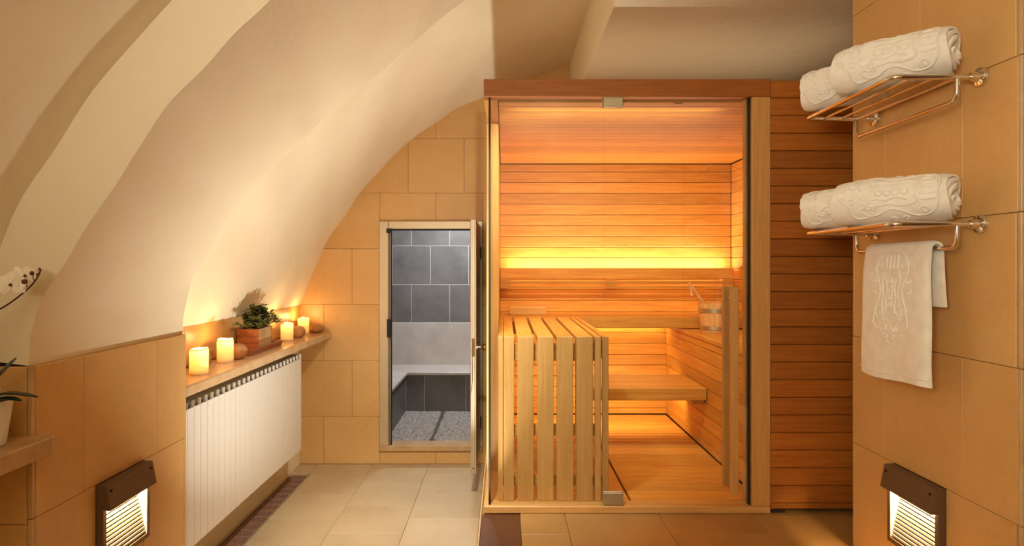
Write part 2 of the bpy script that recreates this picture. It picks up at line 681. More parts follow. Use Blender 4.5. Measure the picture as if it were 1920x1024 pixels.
WR = thing('wall_right', 'limestone tiled wall holding the two chrome towel racks', 'wall', (1.7, 2.3, 0.4), kind='structure')
lampR = (2.185, 2.48, 0.545, 0.835)
mb = MB()
for r in cut([(1.885, 2.75, 0.2, 2.95)], (lampR[0] + .01, lampR[1] - .01, lampR[2] + .01, lampR[3] - .01)):
    mb.box(1.49, 1.70, r[0], r[1], r[2], r[3])
mb.box(1.55, 1.70, 1.885, 2.75, 0.5, 0.9)
mb.build('masonry', M['grout'], WR)
rowsR = [(.40, .835, 2.32, .435), (.835, 1.28, 2.105, .434), (1.28, 1.725, 2.32, .435), (1.725, 2.17, 2.105, .434), (2.17, 2.615, 2.32, .435), (2.615, 2.95, 2.105, .434)]
lay(tile_rows(rowsR, 1.879, 2.77, [lampR]), WR, M['tile'], '-x', 1.46, 0.03)
for (a, b, _, _) in rowsR:
    bx('corner_tile', 1.46, 1.474, 1.865, 1.878, a + .001, b - .001, M['shelf'], WR, 0.0015)
lay(tile_rows([(a, b, 1.6, .45) for (a, b, _, _) in rowsR], 1.475, 1.72), WR, M['tile'], '-y', 1.865, 0.02)
lay(tile_rows([(a, b, 1.6, .45) for (a, b, _, _) in rowsR], 1.492, 1.72), WR, M['tile'], '+y', 2.77, 0.02)
WR2 = thing('wall_right', 'outer wall behind the towel rack wall', 'wall', (2.2, 2, 0.4), kind='structure')
MB().box(2.15, 2.3, -1.7, 5.4, 0.2, 3.3).build('masonry', M['brown_stone'], WR2)
WF = thing('wall_front', 'plastered wall of the room behind the viewpoint', 'wall', (0, -1.8, 0), kind='structure')
MB().box(-1.9, 2.3, -1.85, -1.7, -0.1, 3.4).build('masonry', M['plaster'], WF)

# ------------------------------------------------------------------ vaulted ceiling
CE = thing('ceiling', 'cream plastered vault with a heavy arched rib', 'ceiling', (0, 3, 3), kind='structure')
OUT = [Vector((p[0], p[1])) for p in spline(PO, 6)]
RIB_NEAR = spline([(-1.386, 1.28), (-1.38, 1.38), (-1.366, 1.44), (-1.304, 1.54), (-1.241, 1.646), (-1.146, 1.794), (-1.093, 1.875), (-0.987, 2.027),
                   (-0.881, 2.15), (-0.776, 2.26), (-0.686, 2.345), (-0.5, 2.5), (-0.3, 2.64), (0.0, 2.80), (0.25, 2.9), (0.526, 2.95)], 5)
RIB_FAR = spline([(-1.386, 1.28), (-1.379, 1.36), (-1.356, 1.465), (-1.315, 1.565), (-1.229, 1.714), (-1.15, 1.82), (-1.072, 1.918), (-0.95, 2.042),
                  (-0.85, 2.135), (-0.758, 2.218), (-0.66, 2.30), (-0.563, 2.382), (-0.393, 2.532), (-0.187, 2.70), (0.15, 2.88), (0.526, 2.95)], 5)


def offs(prof, d):
    out = []
    for i, p in enumerate(prof):
        a, b = prof[max(i - 1, 0)], prof[min(i + 1, len(prof) - 1)]
        t = (b - a).normalized()
        out.append(Vector((p.x - t.y * d, p.y + t.x * d)))
    return out


def vault(inner, outer, y0, y1, ny, name, amp=0.004, inner2=None):
    n = len(inner)
    mb = MB()
    rnd = random.Random(len(name) * 7)
    ph = [rnd.uniform(0, 6) for _ in range(6)]
    v = []
    for k in range(ny + 1):
        y = y0 + (y1 - y0) * k / ny
        for i, p in enumerate(inner):
            if inner2:
                p = p.lerp(inner2[i], k / ny)
            s = i * 0.35
            d = amp * (sin(3.1 * y + ph[0] + s) + 0.7 * sin(7.3 * y + 1.7 * s + ph[1]) + 0.5 * sin(13 * y - 2.3 * s + ph[2])) if 2 < i < n - 2 else 0
            v.append((p.x + d * 0.7, y, p.y - d * 0.7))
    base = len(v)
    for k in (0, 1):
        y = (y0, y1)[k]
        for p in outer:
            v.append((p.x, y, p.y))
    f = []
    for k in range(ny):
        for i in range(n - 1):
            f.append((k * n + i, k * n + i + 1, (k + 1) * n + i + 1, (k + 1) * n + i))
    for i in range(n - 1):
        f.append((base + i, base + n + i, base + n + i + 1, base + i + 1))
        f.append((i, base + i, base + i + 1, i + 1))
        o = ny * n
        f.append((o + i, o + i + 1, base + n + i + 1, base + n + i))
    for i in (0, n - 1):
        ring0 = [k * n + i for k in range(ny + 1)]
        f.append(tuple(ring0 + [base + n + i, base + i]))
    mb.add(v, f)
    return mb.build(name, M['plaster'], CE, smooth=30)


vault(OUT, offs(OUT, 0.10), 2.80, 5.259, 24, 'far_vault')
vault(OUT, offs(OUT, 0.10), -1.7, 1.93, 24, 'near_vault')
# arched rib: both profiles resampled to the same count
m = len(RIB_NEAR)
out2 = []
src = OUT + [Vector((0.526, 3.19))]
L = [0]
for a, b in zip(src, src[1:]):
    L.append(L[-1] + (b - a).length)
for i in range(m):
    t = L[-1] * i / (m - 1)
    j = max(k for k in range(len(L)) if L[k] <= t + 1e-9)
    if j >= len(src) - 1:
        out2.append(src[-1])
    else:
        out2.append(src[j].lerp(src[j + 1], (t - L[j]) / (L[j + 1] - L[j])))
out2 = [p + Vector((-0.05, 0.05)) for p in out2]
vault(RIB_NEAR, out2, 1.93, 2.85, 10, 'arched_rib', 0.003, RIB_FAR)
# sloping panel and lower flat soffit with its upright face
mb = MB()
mb.prism([(-0.075, 2.957), (0.53, 3.195), (0.53, 3.3), (-0.075, 3.08)], lambda p, k: (p[0], (-1.7, 5.259)[k], p[1]))
mb.build('sloping_panel', M['plaster'], CE)
mb = MB()
mb.add([(0.526, -1.7, 2.90), (0.526, 5.259, 2.775), (2.15, 5.259, 2.775), (2.15, -1.7, 2.90),
        (0.526, -1.7, 3.33), (0.526, 5.259, 3.33), (2.15, 5.259, 3.33), (2.15, -1.7, 3.33)],
       [(0, 1, 2, 3), (4, 7, 6, 5), (0, 4, 5, 1), (1, 5, 6, 2), (2, 6, 7, 3), (3, 7, 4, 0)])
mb.build('flat_soffit', M['plaster'], CE)

# ------------------------------------------------------------------ steam room
SW = thing('wall_back', 'grey tiled walls of the steam room seen through its door', 'wall', (-0.6, 7.2, 0), kind='structure')
mb = MB()
mb.box(-1.55, 0.4, 7.1815, 7.3, 0, 2.5)
mb.box(-1.6, -1.4518, 5.38, 7.3, 0, 2.5)
mb.box(0.3018, 0.45, 5.38, 7.3, 0, 2.5)
mb.box(-1.6, 0.45, 5.38, 7.3, 2.42, 2.5)
mb.build('masonry', M['grey_grout'], SW)
rowsS = [(.965, 1.375, -1.004, .414), (1.375, 1.796, -1.213, .414), (1.796, 2.21, -1.004, .414), (2.21, 2.42, -1.213, .414)]
lay(tile_rows(rowsS, -1.45, 0.30), SW, M['grey_tile'], '-y', 7.18, 0.004, 0.006, 0.0008)
lay(tile_rows(rowsS + [(.515, .96, 5.9, .414)], 5.40, 7.17), SW, M['grey_tile'], '+x', -1.45, 0.004, 0.006, 0.0008)
lay(tile_rows(rowsS + [(.12, .54, 5.9, .414), (.545, .96, 5.7, .414)], 5.40, 7.17), SW, M['grey_tile'], '-x', 0.30, 0.004, 0.006, 0.0008)
SF = thing('floor', 'pebble mosaic floor of the steam room', 'floor', (-0.6, 6, 0.1), kind='structure')
MB().box(-1.5, 0.4, 5.27, 7.3, 0.0, 0.112).build('mortar_bed', M['mortar'], SF)
rnd = random.Random(3)
mb = MB()
y = 5.40
row = 0
while y < 6.63:
    x = -0.975 + (row % 2) * 0.02
    while x < -0.2:
        if abs(x + 0.6) > 0.021:
            cx, cy = x + rnd.uniform(-.006, .006), y + rnd.uniform(-.005, .005)
            a, b = rnd.uniform(.016, .023), rnd.uniform(.008, .0115)
            th = rnd.uniform(-0.7, 0.7)
            vv = []
            for (k, zz) in ((1.0, 0.112), (0.95, 0.119), (0.55, 0.124)):
                for j in range(7):
                    t = 2 * pi * j / 7
                    px, py = a * cos(t) * k, b * sin(t) * k
                    vv.append((cx + px * cos(th) - py * sin(th), cy + px * sin(th) + py * cos(th), zz))
            ff = [(q * 7 + j, q * 7 + (j + 1) % 7, (q + 1) * 7 + (j + 1) % 7, (q + 1) * 7 + j) for q in (0, 1) for j in range(7)]
            ff.append(tuple(14 + j for j in range(7)))
            mb.add(vv, ff)
        x += 0.040
    y += 0.021
    row += 1
po = mb.build('pebbles', M['pebble'], SF, smooth=60, recalc=False)
po['kind'] = 'stuff'

SB = thing('steam_bench', 'L-shaped stone bench with grey tiled front in the steam room', 'bench', (-0.6, 6.9, 0.112))
mb = MB()
mb.box(-1.45, 0.30, 6.6368, 7.18, 0.112, 0.48)
mb.box(-1.45, -0.9868, 5.40, 6.6368, 0.112, 0.48)
mb.build('base', M['grey_grout'], SB)
lay(tile_rows([(.115, .48, -0.797, .414)], -0.984, 0.30), SB, M['grey_tile'], '-y', 6.635, 0.004, 0.006, 0.0008)
lay(tile_rows([(.115, .48, 6.5, .414)], 5.40, 6.633), SB, M['grey_tile'], '+x', -0.985, 0.004, 0.006, 0.0008)
bx('seat', -1.45, 0.30, 6.615, 7.15, 0.482, 0.512, M['marble'], SB, 0.004)
bx('seat', -1.45, -0.965, 5.40, 6.614, 0.482, 0.512, M['marble'], SB, 0.004)
bx('backrest', -1.45, 0.30, 7.15, 7.179, 0.482, 0.963, M['marble'], SB, 0.004)

# steam room door: frame in the wall, leaf swung open towards us
D1 = thing('door_1', 'aluminium framed steam room door swung open edge on', 'door', (-0.58, 5.26, 0.1), kind='structure')
bx('threshold', -0.99, -0.168, 5.235, 5.395, 0.108, 0.15, M['shelf_old'], D1, 0.003)


def frame_bar(x0, x1, z0, z1, nm):
    bx(nm, x0, x1, 5.235, 5.36, z0, z1, M['alu'], D1, 0.004)


frame_bar(-0.988, -0.915, 0.15, 1.93, 'jamb')
frame_bar(-0.225, -0.168, 0.15, 1.93, 'jamb')
frame_bar(-0.914, -0.226, 1.868, 1.93, 'frame_head')
bx('door_stop', -0.914, -0.904, 5.28, 5.35, 0.15, 1.867, M['alu'], D1, 0.002)
bx('seal', -0.903, -0.893, 5.26, 5.28, 0.15, 1.867, M['black'], D1, 0.002)
bx('seal', -0.892, -0.226, 5.26, 5.28, 1.857, 1.867, M['black'], D1, 0.002)
bx('corner_block', -0.93, -0.885, 5.222, 5.234, 1.835, 1.872, M['black'], D1, 0.002)
bx('catch', -0.924, -0.898, 5.215, 5.234, 1.01, 1.155, M['black'], D1, 0.003)
for z in (0.29, 1.63):
    bx('hinge', -0.20, -0.178, 5.215, 5.234, z, z + 0.095, M['black'], D1, 0.003)
LEAF = MB().box(-0.02, 0.02, -0.39, 0.39, -0.86, 0.86).build('door_leaf', M['alu'], D1, (-0.207, 4.85, 1.03), bevel=0.004)
mb = MB()
mb.box(-0.004, 0.004, -0.30, 0.30, -0.74, 0.74)
bx('lock_plate', -0.218, -0.196, 4.455, 4.459, 0.965, 1.085, M['chrome'], LEAF, 0.0005)
bx('screw', -0.211, -0.203, 4.4555, 4.459, 0.205, 0.213, M['black'], LEAF, 0.0005)
for x in (-0.2155, -0.1995):
    bx('groove', x - .001, x + .001, 4.4585, 4.4597, 0.175, 1.885, M['bronze'], LEAF, 0)
mb = MB()
mb.tube([(-0.213, 4.4585, 0.98), (-0.2125, 4.456, 0.80), (-0.222, 4.4545, 0.72)], 0.0016, 6)
mb.build('cable', M['black'], LEAF)
mb = MB().lathe([(0.018, 0), (0.018, 0.005), (0.008, 0.008), (0.007, 0.03), (0.012, 0.036), (0.022, 0.048), (0.024, 0.056), (0.02, 0.06)], 16)
mb.v = [(z, x, y) for (x, y, z) in mb.v]
mb.build('knob', M['chrome'], LEAF, (-0.187, 4.52, 1.02), smooth=40)

# ------------------------------------------------------------------ sauna cabin
SA = thing('sauna_cabin', 'timber sauna cabin with a frameless glass front on the raised floor', 'sauna', (0.9, 4.1, 0.40))
ZB, ZT = 0.434, 2.375
bx('header_board', -0.096, 1.262, 3.13, 3.20, ZT, 2.458, M['red_x'], SA, 0.003)
bx('header_board', -0.096, -0.028, 3.201, 3.70, ZT, 2.458, M['wood_y'], SA, 0.003)
bx('sill_board', -0.096, 1.262, 3.13, 3.215, 0.401, ZB, M['oak_x'], SA, 0.003)
bx('sill_board', -0.096, -0.028, 3.216, 3.70, 0.401, 0.428, M['wood_y'], SA, 0.003)
bx('corner_post', -0.098, -0.03, 3.701, 3.76, 0.401, ZT, M['wood_z'], SA, 0.003)
bx('side_panel', -0.098, -0.032, 3.761, 5.13, 0.401, 2.44, M['wood_y'], SA, 0.002)
bx('jamb_post', 1.174, 1.262, 3.13, 3.205, ZB + .001, ZT - .001, M['wood_z'], SA, 0.003)
bx('door_stop', 1.154, 1.1725, 3.175, 3.20, ZB + .001, ZT - .001, M['wood_z'], SA, 0.002)
bx('seal', 1.164, 1.1735, 3.150, 3.174, ZB + .001, ZT - .001, M['black'], SA, 0.001)
bx('seal', -0.0735, -0.064, 3.150, 3.166, ZB + .001, ZT - .001, M['black'], SA, 0.001)
bx('glass_panel', -0.063, 0.4775, 3.154, 3.162, ZB + .001, ZT - .001, M['glass'], SA, 0)
bx('glass_panel', -0.0725, -0.0645, 3.167, 3.70, ZB + .001, ZT - .001, M['glass'], SA, 0)
bx('roof_panel', -0.096, 2.09, 3.21, 5.22, 2.44, 2.458, M['wood_x'], SA, 0.002)
GD = bx('glass_door', 0.479, 1.162, 3.154, 3.162, ZB + .004, ZT - .004, M['glass'], SA, 0)
for z in (0.424, 2.316):
    o = bx('hinge', 0.472, 0.567, 3.140, 3.1535, z + .012, z + .071, M['steel'], GD, 0.003)
    o = bx('hinge', 0.472, 0.567, 3.1625, 3.176, z + .012, z + .071, M['steel'], GD, 0.003)
hz0, hz1 = 0.505, 1.475
bx('outer_handle', 1.06, 1.097, 3.085, 3.115, hz0, hz1, M['wood_z'], GD, 0.003)
bx('inner_handle', 1.064, 1.106, 3.205, 3.235, hz0, hz1, M['wood_z'], GD, 0.003)
for z in (0.56, 1.42):
    MB().tube([(0, -0.046, 0), (0, 0.052, 0)], 0.006, 10).build('handle_bolt', M['chrome'], GD, (1.081, 3.158, z), smooth=40)
# faint maker's mark etched near the top of the glass
mb = MB()
mb.tube([(0, 0, 0.006), (0.004, 0, 0.0), (0.006, 0, -0.002)], 0.0012, 5)
for k in range(8):
    mb.box(0.010 + k * 0.0045, 0.0132 + k * 0.0045, -0.0004, 0.0004, -0.006, 0.0 if k % 3 else 0.001)
mb.build('etched_mark', M['bronze'], GD, (0.806, 3.1535, 2.352))

# cladding: front, back, side and ceiling boards
z = 2.453
while z > 0.43:
    b = max(z - 0.0835, 0.421)
    bx('plank', 1.2635, 2.08, 3.132, 3.152, b + .0012, z - .0012, M['red_x'], SA, 0.003)
    z -= 0.0835
bx('plinth', 1.2635, 1.335, 3.14, 3.16, 0.401, 0.42, M['dark'], SA, 0.002)
bx('plinth', 1.336, 2.08, 3.19, 3.21, 0.401, 0.42, M['black'], SA, 0.002)
bx('front_panel', 1.2635, 2.08, 3.1535, 3.189, 0.422, 2.438, M['dark'], SA, 0.002)
zs = [2.36] + [2.301 - 0.0828 * k for k in range(0, 24) if 2.301 - 0.0828 * k > 0.44] + [0.435]
for a, b in zip(zs, zs[1:]):
    bx('plank', -0.03, 1.75, 5.10, 5.12, b + .0014, a - .0014, M['wood_x'], SA, 0.0025)
    bx('plank', 1.752, 1.772, 3.25, 5.098, b + .0014, a - .0014, M['wood_y'], SA, 0.0025)
bx('back_panel', -0.03, 2.08, 5.121, 5.20, 0.401, 2.438, M['dark'], SA, 0.002)
bx('side_panel', 1.773, 2.08, 3.215, 5.12, 0.401, 2.438, M['dark'], SA, 0.002)
y = 3.205
while y < 5.09:
    bx('ceiling_board', -0.026, 1.75, y + .0012, min(y + 0.0835, 5.099) - .0012, 2.365, 2.385, M['wood_x'], SA, 0.0025)
    y += 0.0835
bx('ceiling_panel', -0.026, 2.08, 3.205, 5.12, 2.386, 2.438, M['dark'], SA, 0.002)

# slatted floor boards (three lift-out gratings)
def duckboard(label, x0, x1, y0, y1, pitch, gap, th=0.022):
    d = thing('duckboard', label, 'duckboard', ((x0 + x1) / 2, (y0 + y1) / 2, 0.40), 'wooden floor gratings in the sauna')
    y = y0
    while y < y1 - 0.02:
        bx('slat', x0, x1, y + gap / 2, min(y + pitch, y1) - gap / 2, 0.43 - th, 0.43, M['wood_x'], d, 0.0015)
        y += pitch
    for x in (x0 + 0.02, (x0 + x1) / 2, x1 - 0.05):
        bx('batten', x, x + 0.03, y0 + .01, y1 - .01, 0.400, 0.43 - th - .0005, M['dark'], d, 0.001)
    return d


duckboard('lift-out floor grating inside the glass door, of close wide boards', 0.622, 1.244, 3.222, 4.295, 0.134, 0.003)
duckboard('lift-out floor grating beneath the slatted heater guard', -0.02, 0.610, 3.222, 4.295, 0.134, 0.003)
duckboard('lift-out floor grating of gapped slats under the benches', -0.02, 1.244, 4.302, 5.095, 0.073, 0.010)

# upper bench with fascia and slats
UB = thing('sauna_bench', 'upper sauna bench along the back wall with a deep pale front board', 'bench', (0.8, 4.85, 1.22))
bx('front_board', -0.028, 1.748, 4.60, 4.628, 1.142, 1.219, M['wood_x'], UB, 0.003)
for k in range(5):
    y0 = 4.63 + k * 0.091
    bx('slat', -0.028, 1.748, y0, y0 + 0.085, 1.195, 1.22, M['wood_x'], UB, 0.003)
for x in (0.05, 0.6, 1.15, 1.65):
    bx('bearer', x, x + 0.04, 4.63, 5.09, 1.15, 1.194, M['wood_y'], UB, 0.003)
bx('led_strip', 0.0, 1.72, 5.06, 5.075, 1.138, 1.146, M['led'], UB, 0.001)

# lower bench
LB = thing('sauna_bench', 'lower sauna step bench of narrow slats behind the heater guard', 'bench', (0.9, 4.3, 0.82))
bx('front_board', 0.515, 1.244, 4.06, 4.088, 0.747, 0.823, M['wood_x'], LB, 0.003)
for k in range(6):
    y0 = 4.09 + k * 0.0825
    bx('slat', 0.515, 1.244, y0, y0 + 0.075, 0.80, 0.823, M['wood_x'], LB, 0.003)
for x in (0.53, 1.20):
    bx('bearer', x, x + 0.04, 4.09, 4.585, 0.752, 0.799, M['wood_y'], LB, 0.003)
bx('bracket', 1.17, 1.244, 4.10, 4.16, 0.715, 0.751, M['wood_y'], LB, 0.003)

# side bench box
SD = thing('sauna_bench', 'boxed side bench clad in planks with the bucket on its top', 'bench', (1.5, 4.1, 0.43))
zz = [1.104] + [z for z in zs if z < 1.10]
for a, b in zip(zz, zz[1:]):
    bx('plank', 1.25, 1.27, 3.23, 5.098, b + .0014, a - .0014, M['wood_y'], SD, 0.0025)
bx('core', 1.271, 1.748, 3.235, 5.095, 0.405, 1.10, M['dark'], SD, 0.002)
for k in range(4):
    x0 = 1.242 + k * 0.127
    bx('top_board', x0, x0 + 0.1235, 3.23, 5.095, 1.106, 1.134, M['wood_y'], SD, 0.003)

# backrest with a light strip behind it
BR = thing('slatted_backboard', 'slatted timber backboard with light glowing from behind its upper edge', 'backrest', (0.85, 4.96, 1.48))
bx('back_board', -0.028, 1.72, 4.95, 4.972, 1.478, 1.558, M['wood_x'], BR, 0.003)
bx('slat', -0.028, 1.72, 4.95, 4.972, 1.440, 1.462, M['wood_x'], BR, 0.003)
bx('slat', -0.028, 1.72, 4.95, 4.972, 1.406, 1.424, M['wood_x'], BR, 0.003)
for (a, b) in ((-0.028, 0.045), (0.765, 0.84), (1.635, 1.715)):
    bx('spacer_block', a, b, 4.953, 4.975, 1.4625, 1.4775, M['wood_x'], BR, 0.002)
    bx('spacer_block', a, b, 4.953, 4.975, 1.4245, 1.4395, M['wood_x'], BR, 0.002)
    bx('bracket', a + .02, b - .02, 4.9755, 5.098, 1.42, 1.50, M['wood_y'], BR, 0.002)
bx('led_strip', 0.0, 1.70, 5.02, 5.04, 1.485, 1.493, M['led'], BR, 0.001)

# heater guard
HG = thing('heater_guard', 'box guard of upright and bent-over wooden slats behind the fixed glass', 'guard', (0.24, 3.8, 0.43))
S = 1240 / 3.2
for (a, b) in ((933.6, 943.2), (944.2, 964), (970, 1001), (1007.4, 1038.3), (1044, 1075), (1081, 1112), (1115.8, 1127), (1130, 1141)):
    x0, x1 = (a - 945) / S, (b - 945) / S
    x0 = max(x0, -0.0285)
    bx('slat', x0, x1, 3.20, 3.226, 0.434, 1.2299, M['wood_z'], HG, 0.002)
    bx('top_slat', x0, x1, 3.2265, 4.46, 1.205, 1.23, M['wood_y'], HG, 0.002)
for (z0, z1) in ((1.11, 1.195), (0.745, 0.80), (0.5, 0.55)):
    bx('rail', -0.02, 0.47, 3.2265, 3.25, z0, z1, M['wood_x'], HG, 0.002)
bx('rail', 0.478, 0.505, 3.2265, 4.46, 1.12, 1.204, M['wood_y'], HG, 0.002)
bx('rail', 0.478, 0.505, 3.2265, 4.05, 0.50, 0.55, M['wood_y'], HG, 0.002)
bx('rail', -0.02, 0.477, 4.43, 4.46, 1.12, 1.204, M['wood_x'], HG, 0.002)
for x in (-0.02, 0.478):
    bx('post', x, x + 0.026, 4.433, 4.459, 0.434, 1.119, M['wood_z'], HG, 0.002)

# bucket, ladle, headrest
BU = thing('sauna_bucket', 'wooden stave bucket with two steel hoops on the side bench', 'bucket', (1.41, 4.42, 1.134))
r0, r1, hb = 0.094, 0.108, 0.19
ns = 18
sv = MB()
for zz_, rr_ in ((0, r0), (hb, r1)):
    for (ri) in (rr_, rr_ - 0.012):
        for s in (-1, 1):
            a = s * (pi / ns - 0.008)
            sv.v.append((ri * cos(a), ri * sin(a), zz_))
sv.f = [(0, 1, 5, 4), (2, 6, 7, 3), (0, 2, 3, 1), (4, 5, 7, 6), (0, 4, 6, 2), (1, 3, 7, 5)]
sme = sv.mesh('stave', M['bucket'], None, 0.0012)
for k in range(ns):
    o = put('stave', sme, BU, (1.41, 4.42, 1.134))
    o.rotation_euler = (0, 0, 2 * pi * k / ns)
for z in (0.03, 0.145):
    mb = MB()
    rr = r0 + (r1 - r0) * z / hb
    prof = [(rr + 0.0005, z - .013), (rr + .003, z - .013), (rr + .0045, z + .013), (rr + .002, z + .013)]
    v, f = [], []
    for j in range(32):
        a = 2 * pi * j / 32
        v += [(p[0] * cos(a), p[0] * sin(a), p[1]) for p in prof]
    for j in range(32):
        j2 = (j + 1) % 32
        f += [(j * 4 + q, j * 4 + (q + 1) % 4, j2 * 4 + (q + 1) % 4, j2 * 4 + q) for q in range(4)]
    MB().add(v, f).build('hoop', M['steel'], BU, (1.41, 4.42, 1.134), smooth=40)
MB().lathe([(0.085, 0.012), (0.086, 0.02)], 24).build('bottom', M['bucket'], BU, (1.41, 4.42, 1.134))
LD = thing('sauna_ladle', 'wooden ladle with a string loop leaning out of the bucket', 'ladle', (1.40, 4.41, 1.16))
p0, p1 = Vector((1.415, 4.40, 1.20)), Vector((1.226, 4.38, 1.462))
pts = [p0.lerp(p1, t / 8) for t in range(9)]
MB().tube(pts, [.011, .011, .012, .0125, .0125, .012, .0115, .011, .009], 10).build('handle', M['bucket'], LD, smooth=50)
mb = MB().lathe([(0.012, -0.02), (0.03, -0.012), (0.038, 0.012), (0.036, 0.012), (0.026, -0.008), (0.004, -0.012)], 16)
mb.build('bowl', M['bucket'], LD, (1.432, 4.405, 1.178), smooth=50)
lp = [(1.234, 4.366, 1.452), (1.226, 4.362, 1.43), (1.236, 4.362, 1.405), (1.244, 4.362, 1.385), (1.236, 4.362, 1.378), (1.232, 4.362, 1.392), (1.238, 4.362, 1.418), (1.244, 4.365, 1.44)]
MB().tube(spline(lp, 4), 0.0018, 5).build('string_loop', M['string'], LD, smooth=60)

HR = thing('sauna_headrest', 'small pale wooden headrest block on the upper bench', 'headrest', (0.17, 4.86, 1.22))
prof = [(4.80, 1.2205), (4.95, 1.2205), (4.95, 1.262), (4.92, 1.276), (4.84, 1.288), (4.815, 1.286), (4.80, 1.272)]
MB().prism(prof, lambda p, k: ((0.04, 0.305)[k], p[0], p[1])).build('block', M['oak_x'], HR, bevel=0.003)
bx('support', 0.06, 0.09, 4.955, 4.97, 1.2205, 1.25, M['wood_z'], HR, 0.002)
bx('support', 0.25, 0.28, 4.955, 4.97, 1.2205, 1.25, M['wood_z'], HR, 0.002)


# ------------------------------------------------------------------ wall lamps
def wall_lamp(wx, s, u0, u1, label, power):
    t = thing('wall_lamp', label, 'lamp', (wx, (u0 + u1) / 2, 0.545), 'louvred wall lamps')
    z0, z1 = 0.547, 0.833
    u0 += .002
    u1 -= .002

    def B(mb, n0, n1, a, b, c, d):
        xa, xb = wx + s * n0, wx + s * n1
        return mb.box(min(xa, xb), max(xa, xb), a, b, c, d)

    fr = MB()
    B(fr, -0.028, 0.024, u0, u0 + .017, z0, z1)
    B(fr, -0.028, 0.024, u1 - .017, u1, z0, z1)
    B(fr, -0.028, 0.024, u0 + .017, u1 - .017, z0, z0 + .017)
    B(fr, -0.028, 0.024, u0 + .017, u1 - .017, z1 - .012, z1)
    fr.build('housing', M['bronze'], t)
    bk = MB()
    B(bk, -0.045, -0.0405, u0 + .002, u1 - .002, z0 + .002, z1 - .002)
    bk.build('back_plate', M['dark'], t)
    # visor: sloping front plate, top plate, two cheeks
    pl = lambda poly, a, b: MB().prism(poly, lambda p, k: (wx + s * p[0], (a, b)[k], p[1]))
    pl([(0.0245, z1 - .001), (0.034, z1 - .001), (0.050, z1 - .084), (0.046, z1 - .084), (0.031, z1 - .006), (0.0245, z1 - .006)], u0 - .001, u1 + .001).build('visor', M['bronze'], t)
    for (a, b) in ((u0 - .001, u0 + .003), (u1 - .003, u1 + .001)):
        pl([(0.0245, z1 - .0065), (0.0305, z1 - .0065), (0.0455, z1 - .084), (0.0245, z1 - .084)], a, b).build('visor_cheek', M['bronze'], t)
    for u in (u0 + .018, u1 - .018):
        mb = MB().lathe([(0.0001, 0.0045), (0.0045, 0.004), (0.0048, 0.0)], 10)
        mb.v = [(s * z, x, y) for (x, y, z) in mb.v]
        mb.build('screw', M['dark'], t, (wx + s * 0.0385, u, z1 - .022), smooth=40)
    # white recess: two wedge cheeks, louvres stepping outwards to the bottom
    top, bot = z1 - .014, z0 + .020
    for (a, b) in ((u0 + .0175, u0 + .019), (u1 - .019, u1 - .0175)):
        pl([(-0.036, bot), (0.022, bot), (0.022, top), (-0.036, top)], a, b).build('reflector', M['reflector'], t)
    pl([(-0.040, bot), (0.014, bot), (-0.036, top), (-0.040, top)], u0 + .0195, u1 - .0195).build('grille_back', M['dark'], t)
    nl = 17
    for k in range(nl):
        za = bot + (top - .012 - bot) * k / nl
        zb = bot + (top - .012 - bot) * (k + 1) / nl
        n = 0.014 + (-0.050) * (za - bot) / (top - bot)
        mb = MB()
        B(mb, n + .0005, n + .0055, u0 + .0195, u1 - .0195, za + .0036, zb - .0026)
        mb.build('louver', M['louver'], t)
    tb = MB()
    B(tb, -0.012, 0.014, u0 + .03, u1 - .03, top - .010, top - .003)
    tb.build('lamp_tube', M['tube'], t)
    a = area('wall_lamp_light', (wx + s * 0.024, (u0 + u1) / 2, z1 - .030), (wx + s * 0.35, (u0 + u1) / 2, z1 - .50), u1 - u0 - .03, 0.012, power, (1.0, 0.73, 0.36))
    a.location = Vector(a.location) - WL[t]
    a.parent = t
    return t


wall_lamp(-1.37, 1, LAMP_U0, LAMP_U1, 'bronze louvred wall lamp on the tiled pier beside the radiator', 9)
wall_lamp(1.46, -1, 2.185, 2.48, 'bronze louvred wall lamp low on the wall below the hanging towel', 9)

# ------------------------------------------------------------------ radiator, shelf, floor grate
RA = thing('radiator', 'long white column radiator under the stone shelf', 'radiator', (-1.45, 3.7, 0.31))
p = 0.0655
sec = MB()
sec.box(0.0, 0.004, -p / 2 + .0016, p / 2 - .0016, 0.31, 0.936)
sec.box(-0.082, -0.012, -p / 2 + .0004, -p / 2 + .0032, 0.31, 0.936)
sec.box(-0.082, 0.003, -p / 2 + .0004, -p / 2 + .0036, 0.9365, 0.966)
sec.box(-0.085, -0.081, -p / 2 + .001, p / 2 - .001, 0.33, 0.95)
sme = sec.mesh('section', M['white'])
for k in range(26):
    put('section', sme, RA, (-1.404, 2.89 + k * p, 0))
bx('vent_shade_strip', -1.418, -1.414, 2.86, 2.855 + 26 * p, 0.9365, 0.9655, M['vent_shade'], RA, 0.0005)  # added dark baffle, shade of the openings put into its colour
bx('end_plate', -1.489, -1.40, 2.857 + 26 * p + .0008, 2.857 + 26 * p + .004, 0.31, 0.966, M['white'], RA, 0.001)
for z in (0.36, 0.90):
    MB().tube([(-1.45, 2.87, z), (-1.45, 2.855 + 26 * p, z)], 0.018, 12).build('water_tube', M['white'], RA, smooth=40)
for y in (3.2, 4.2):
    bx('wall_bracket', -1.624, -1.49, y, y + 0.03, 0.82, 0.86, M['white'], RA, 0.002)

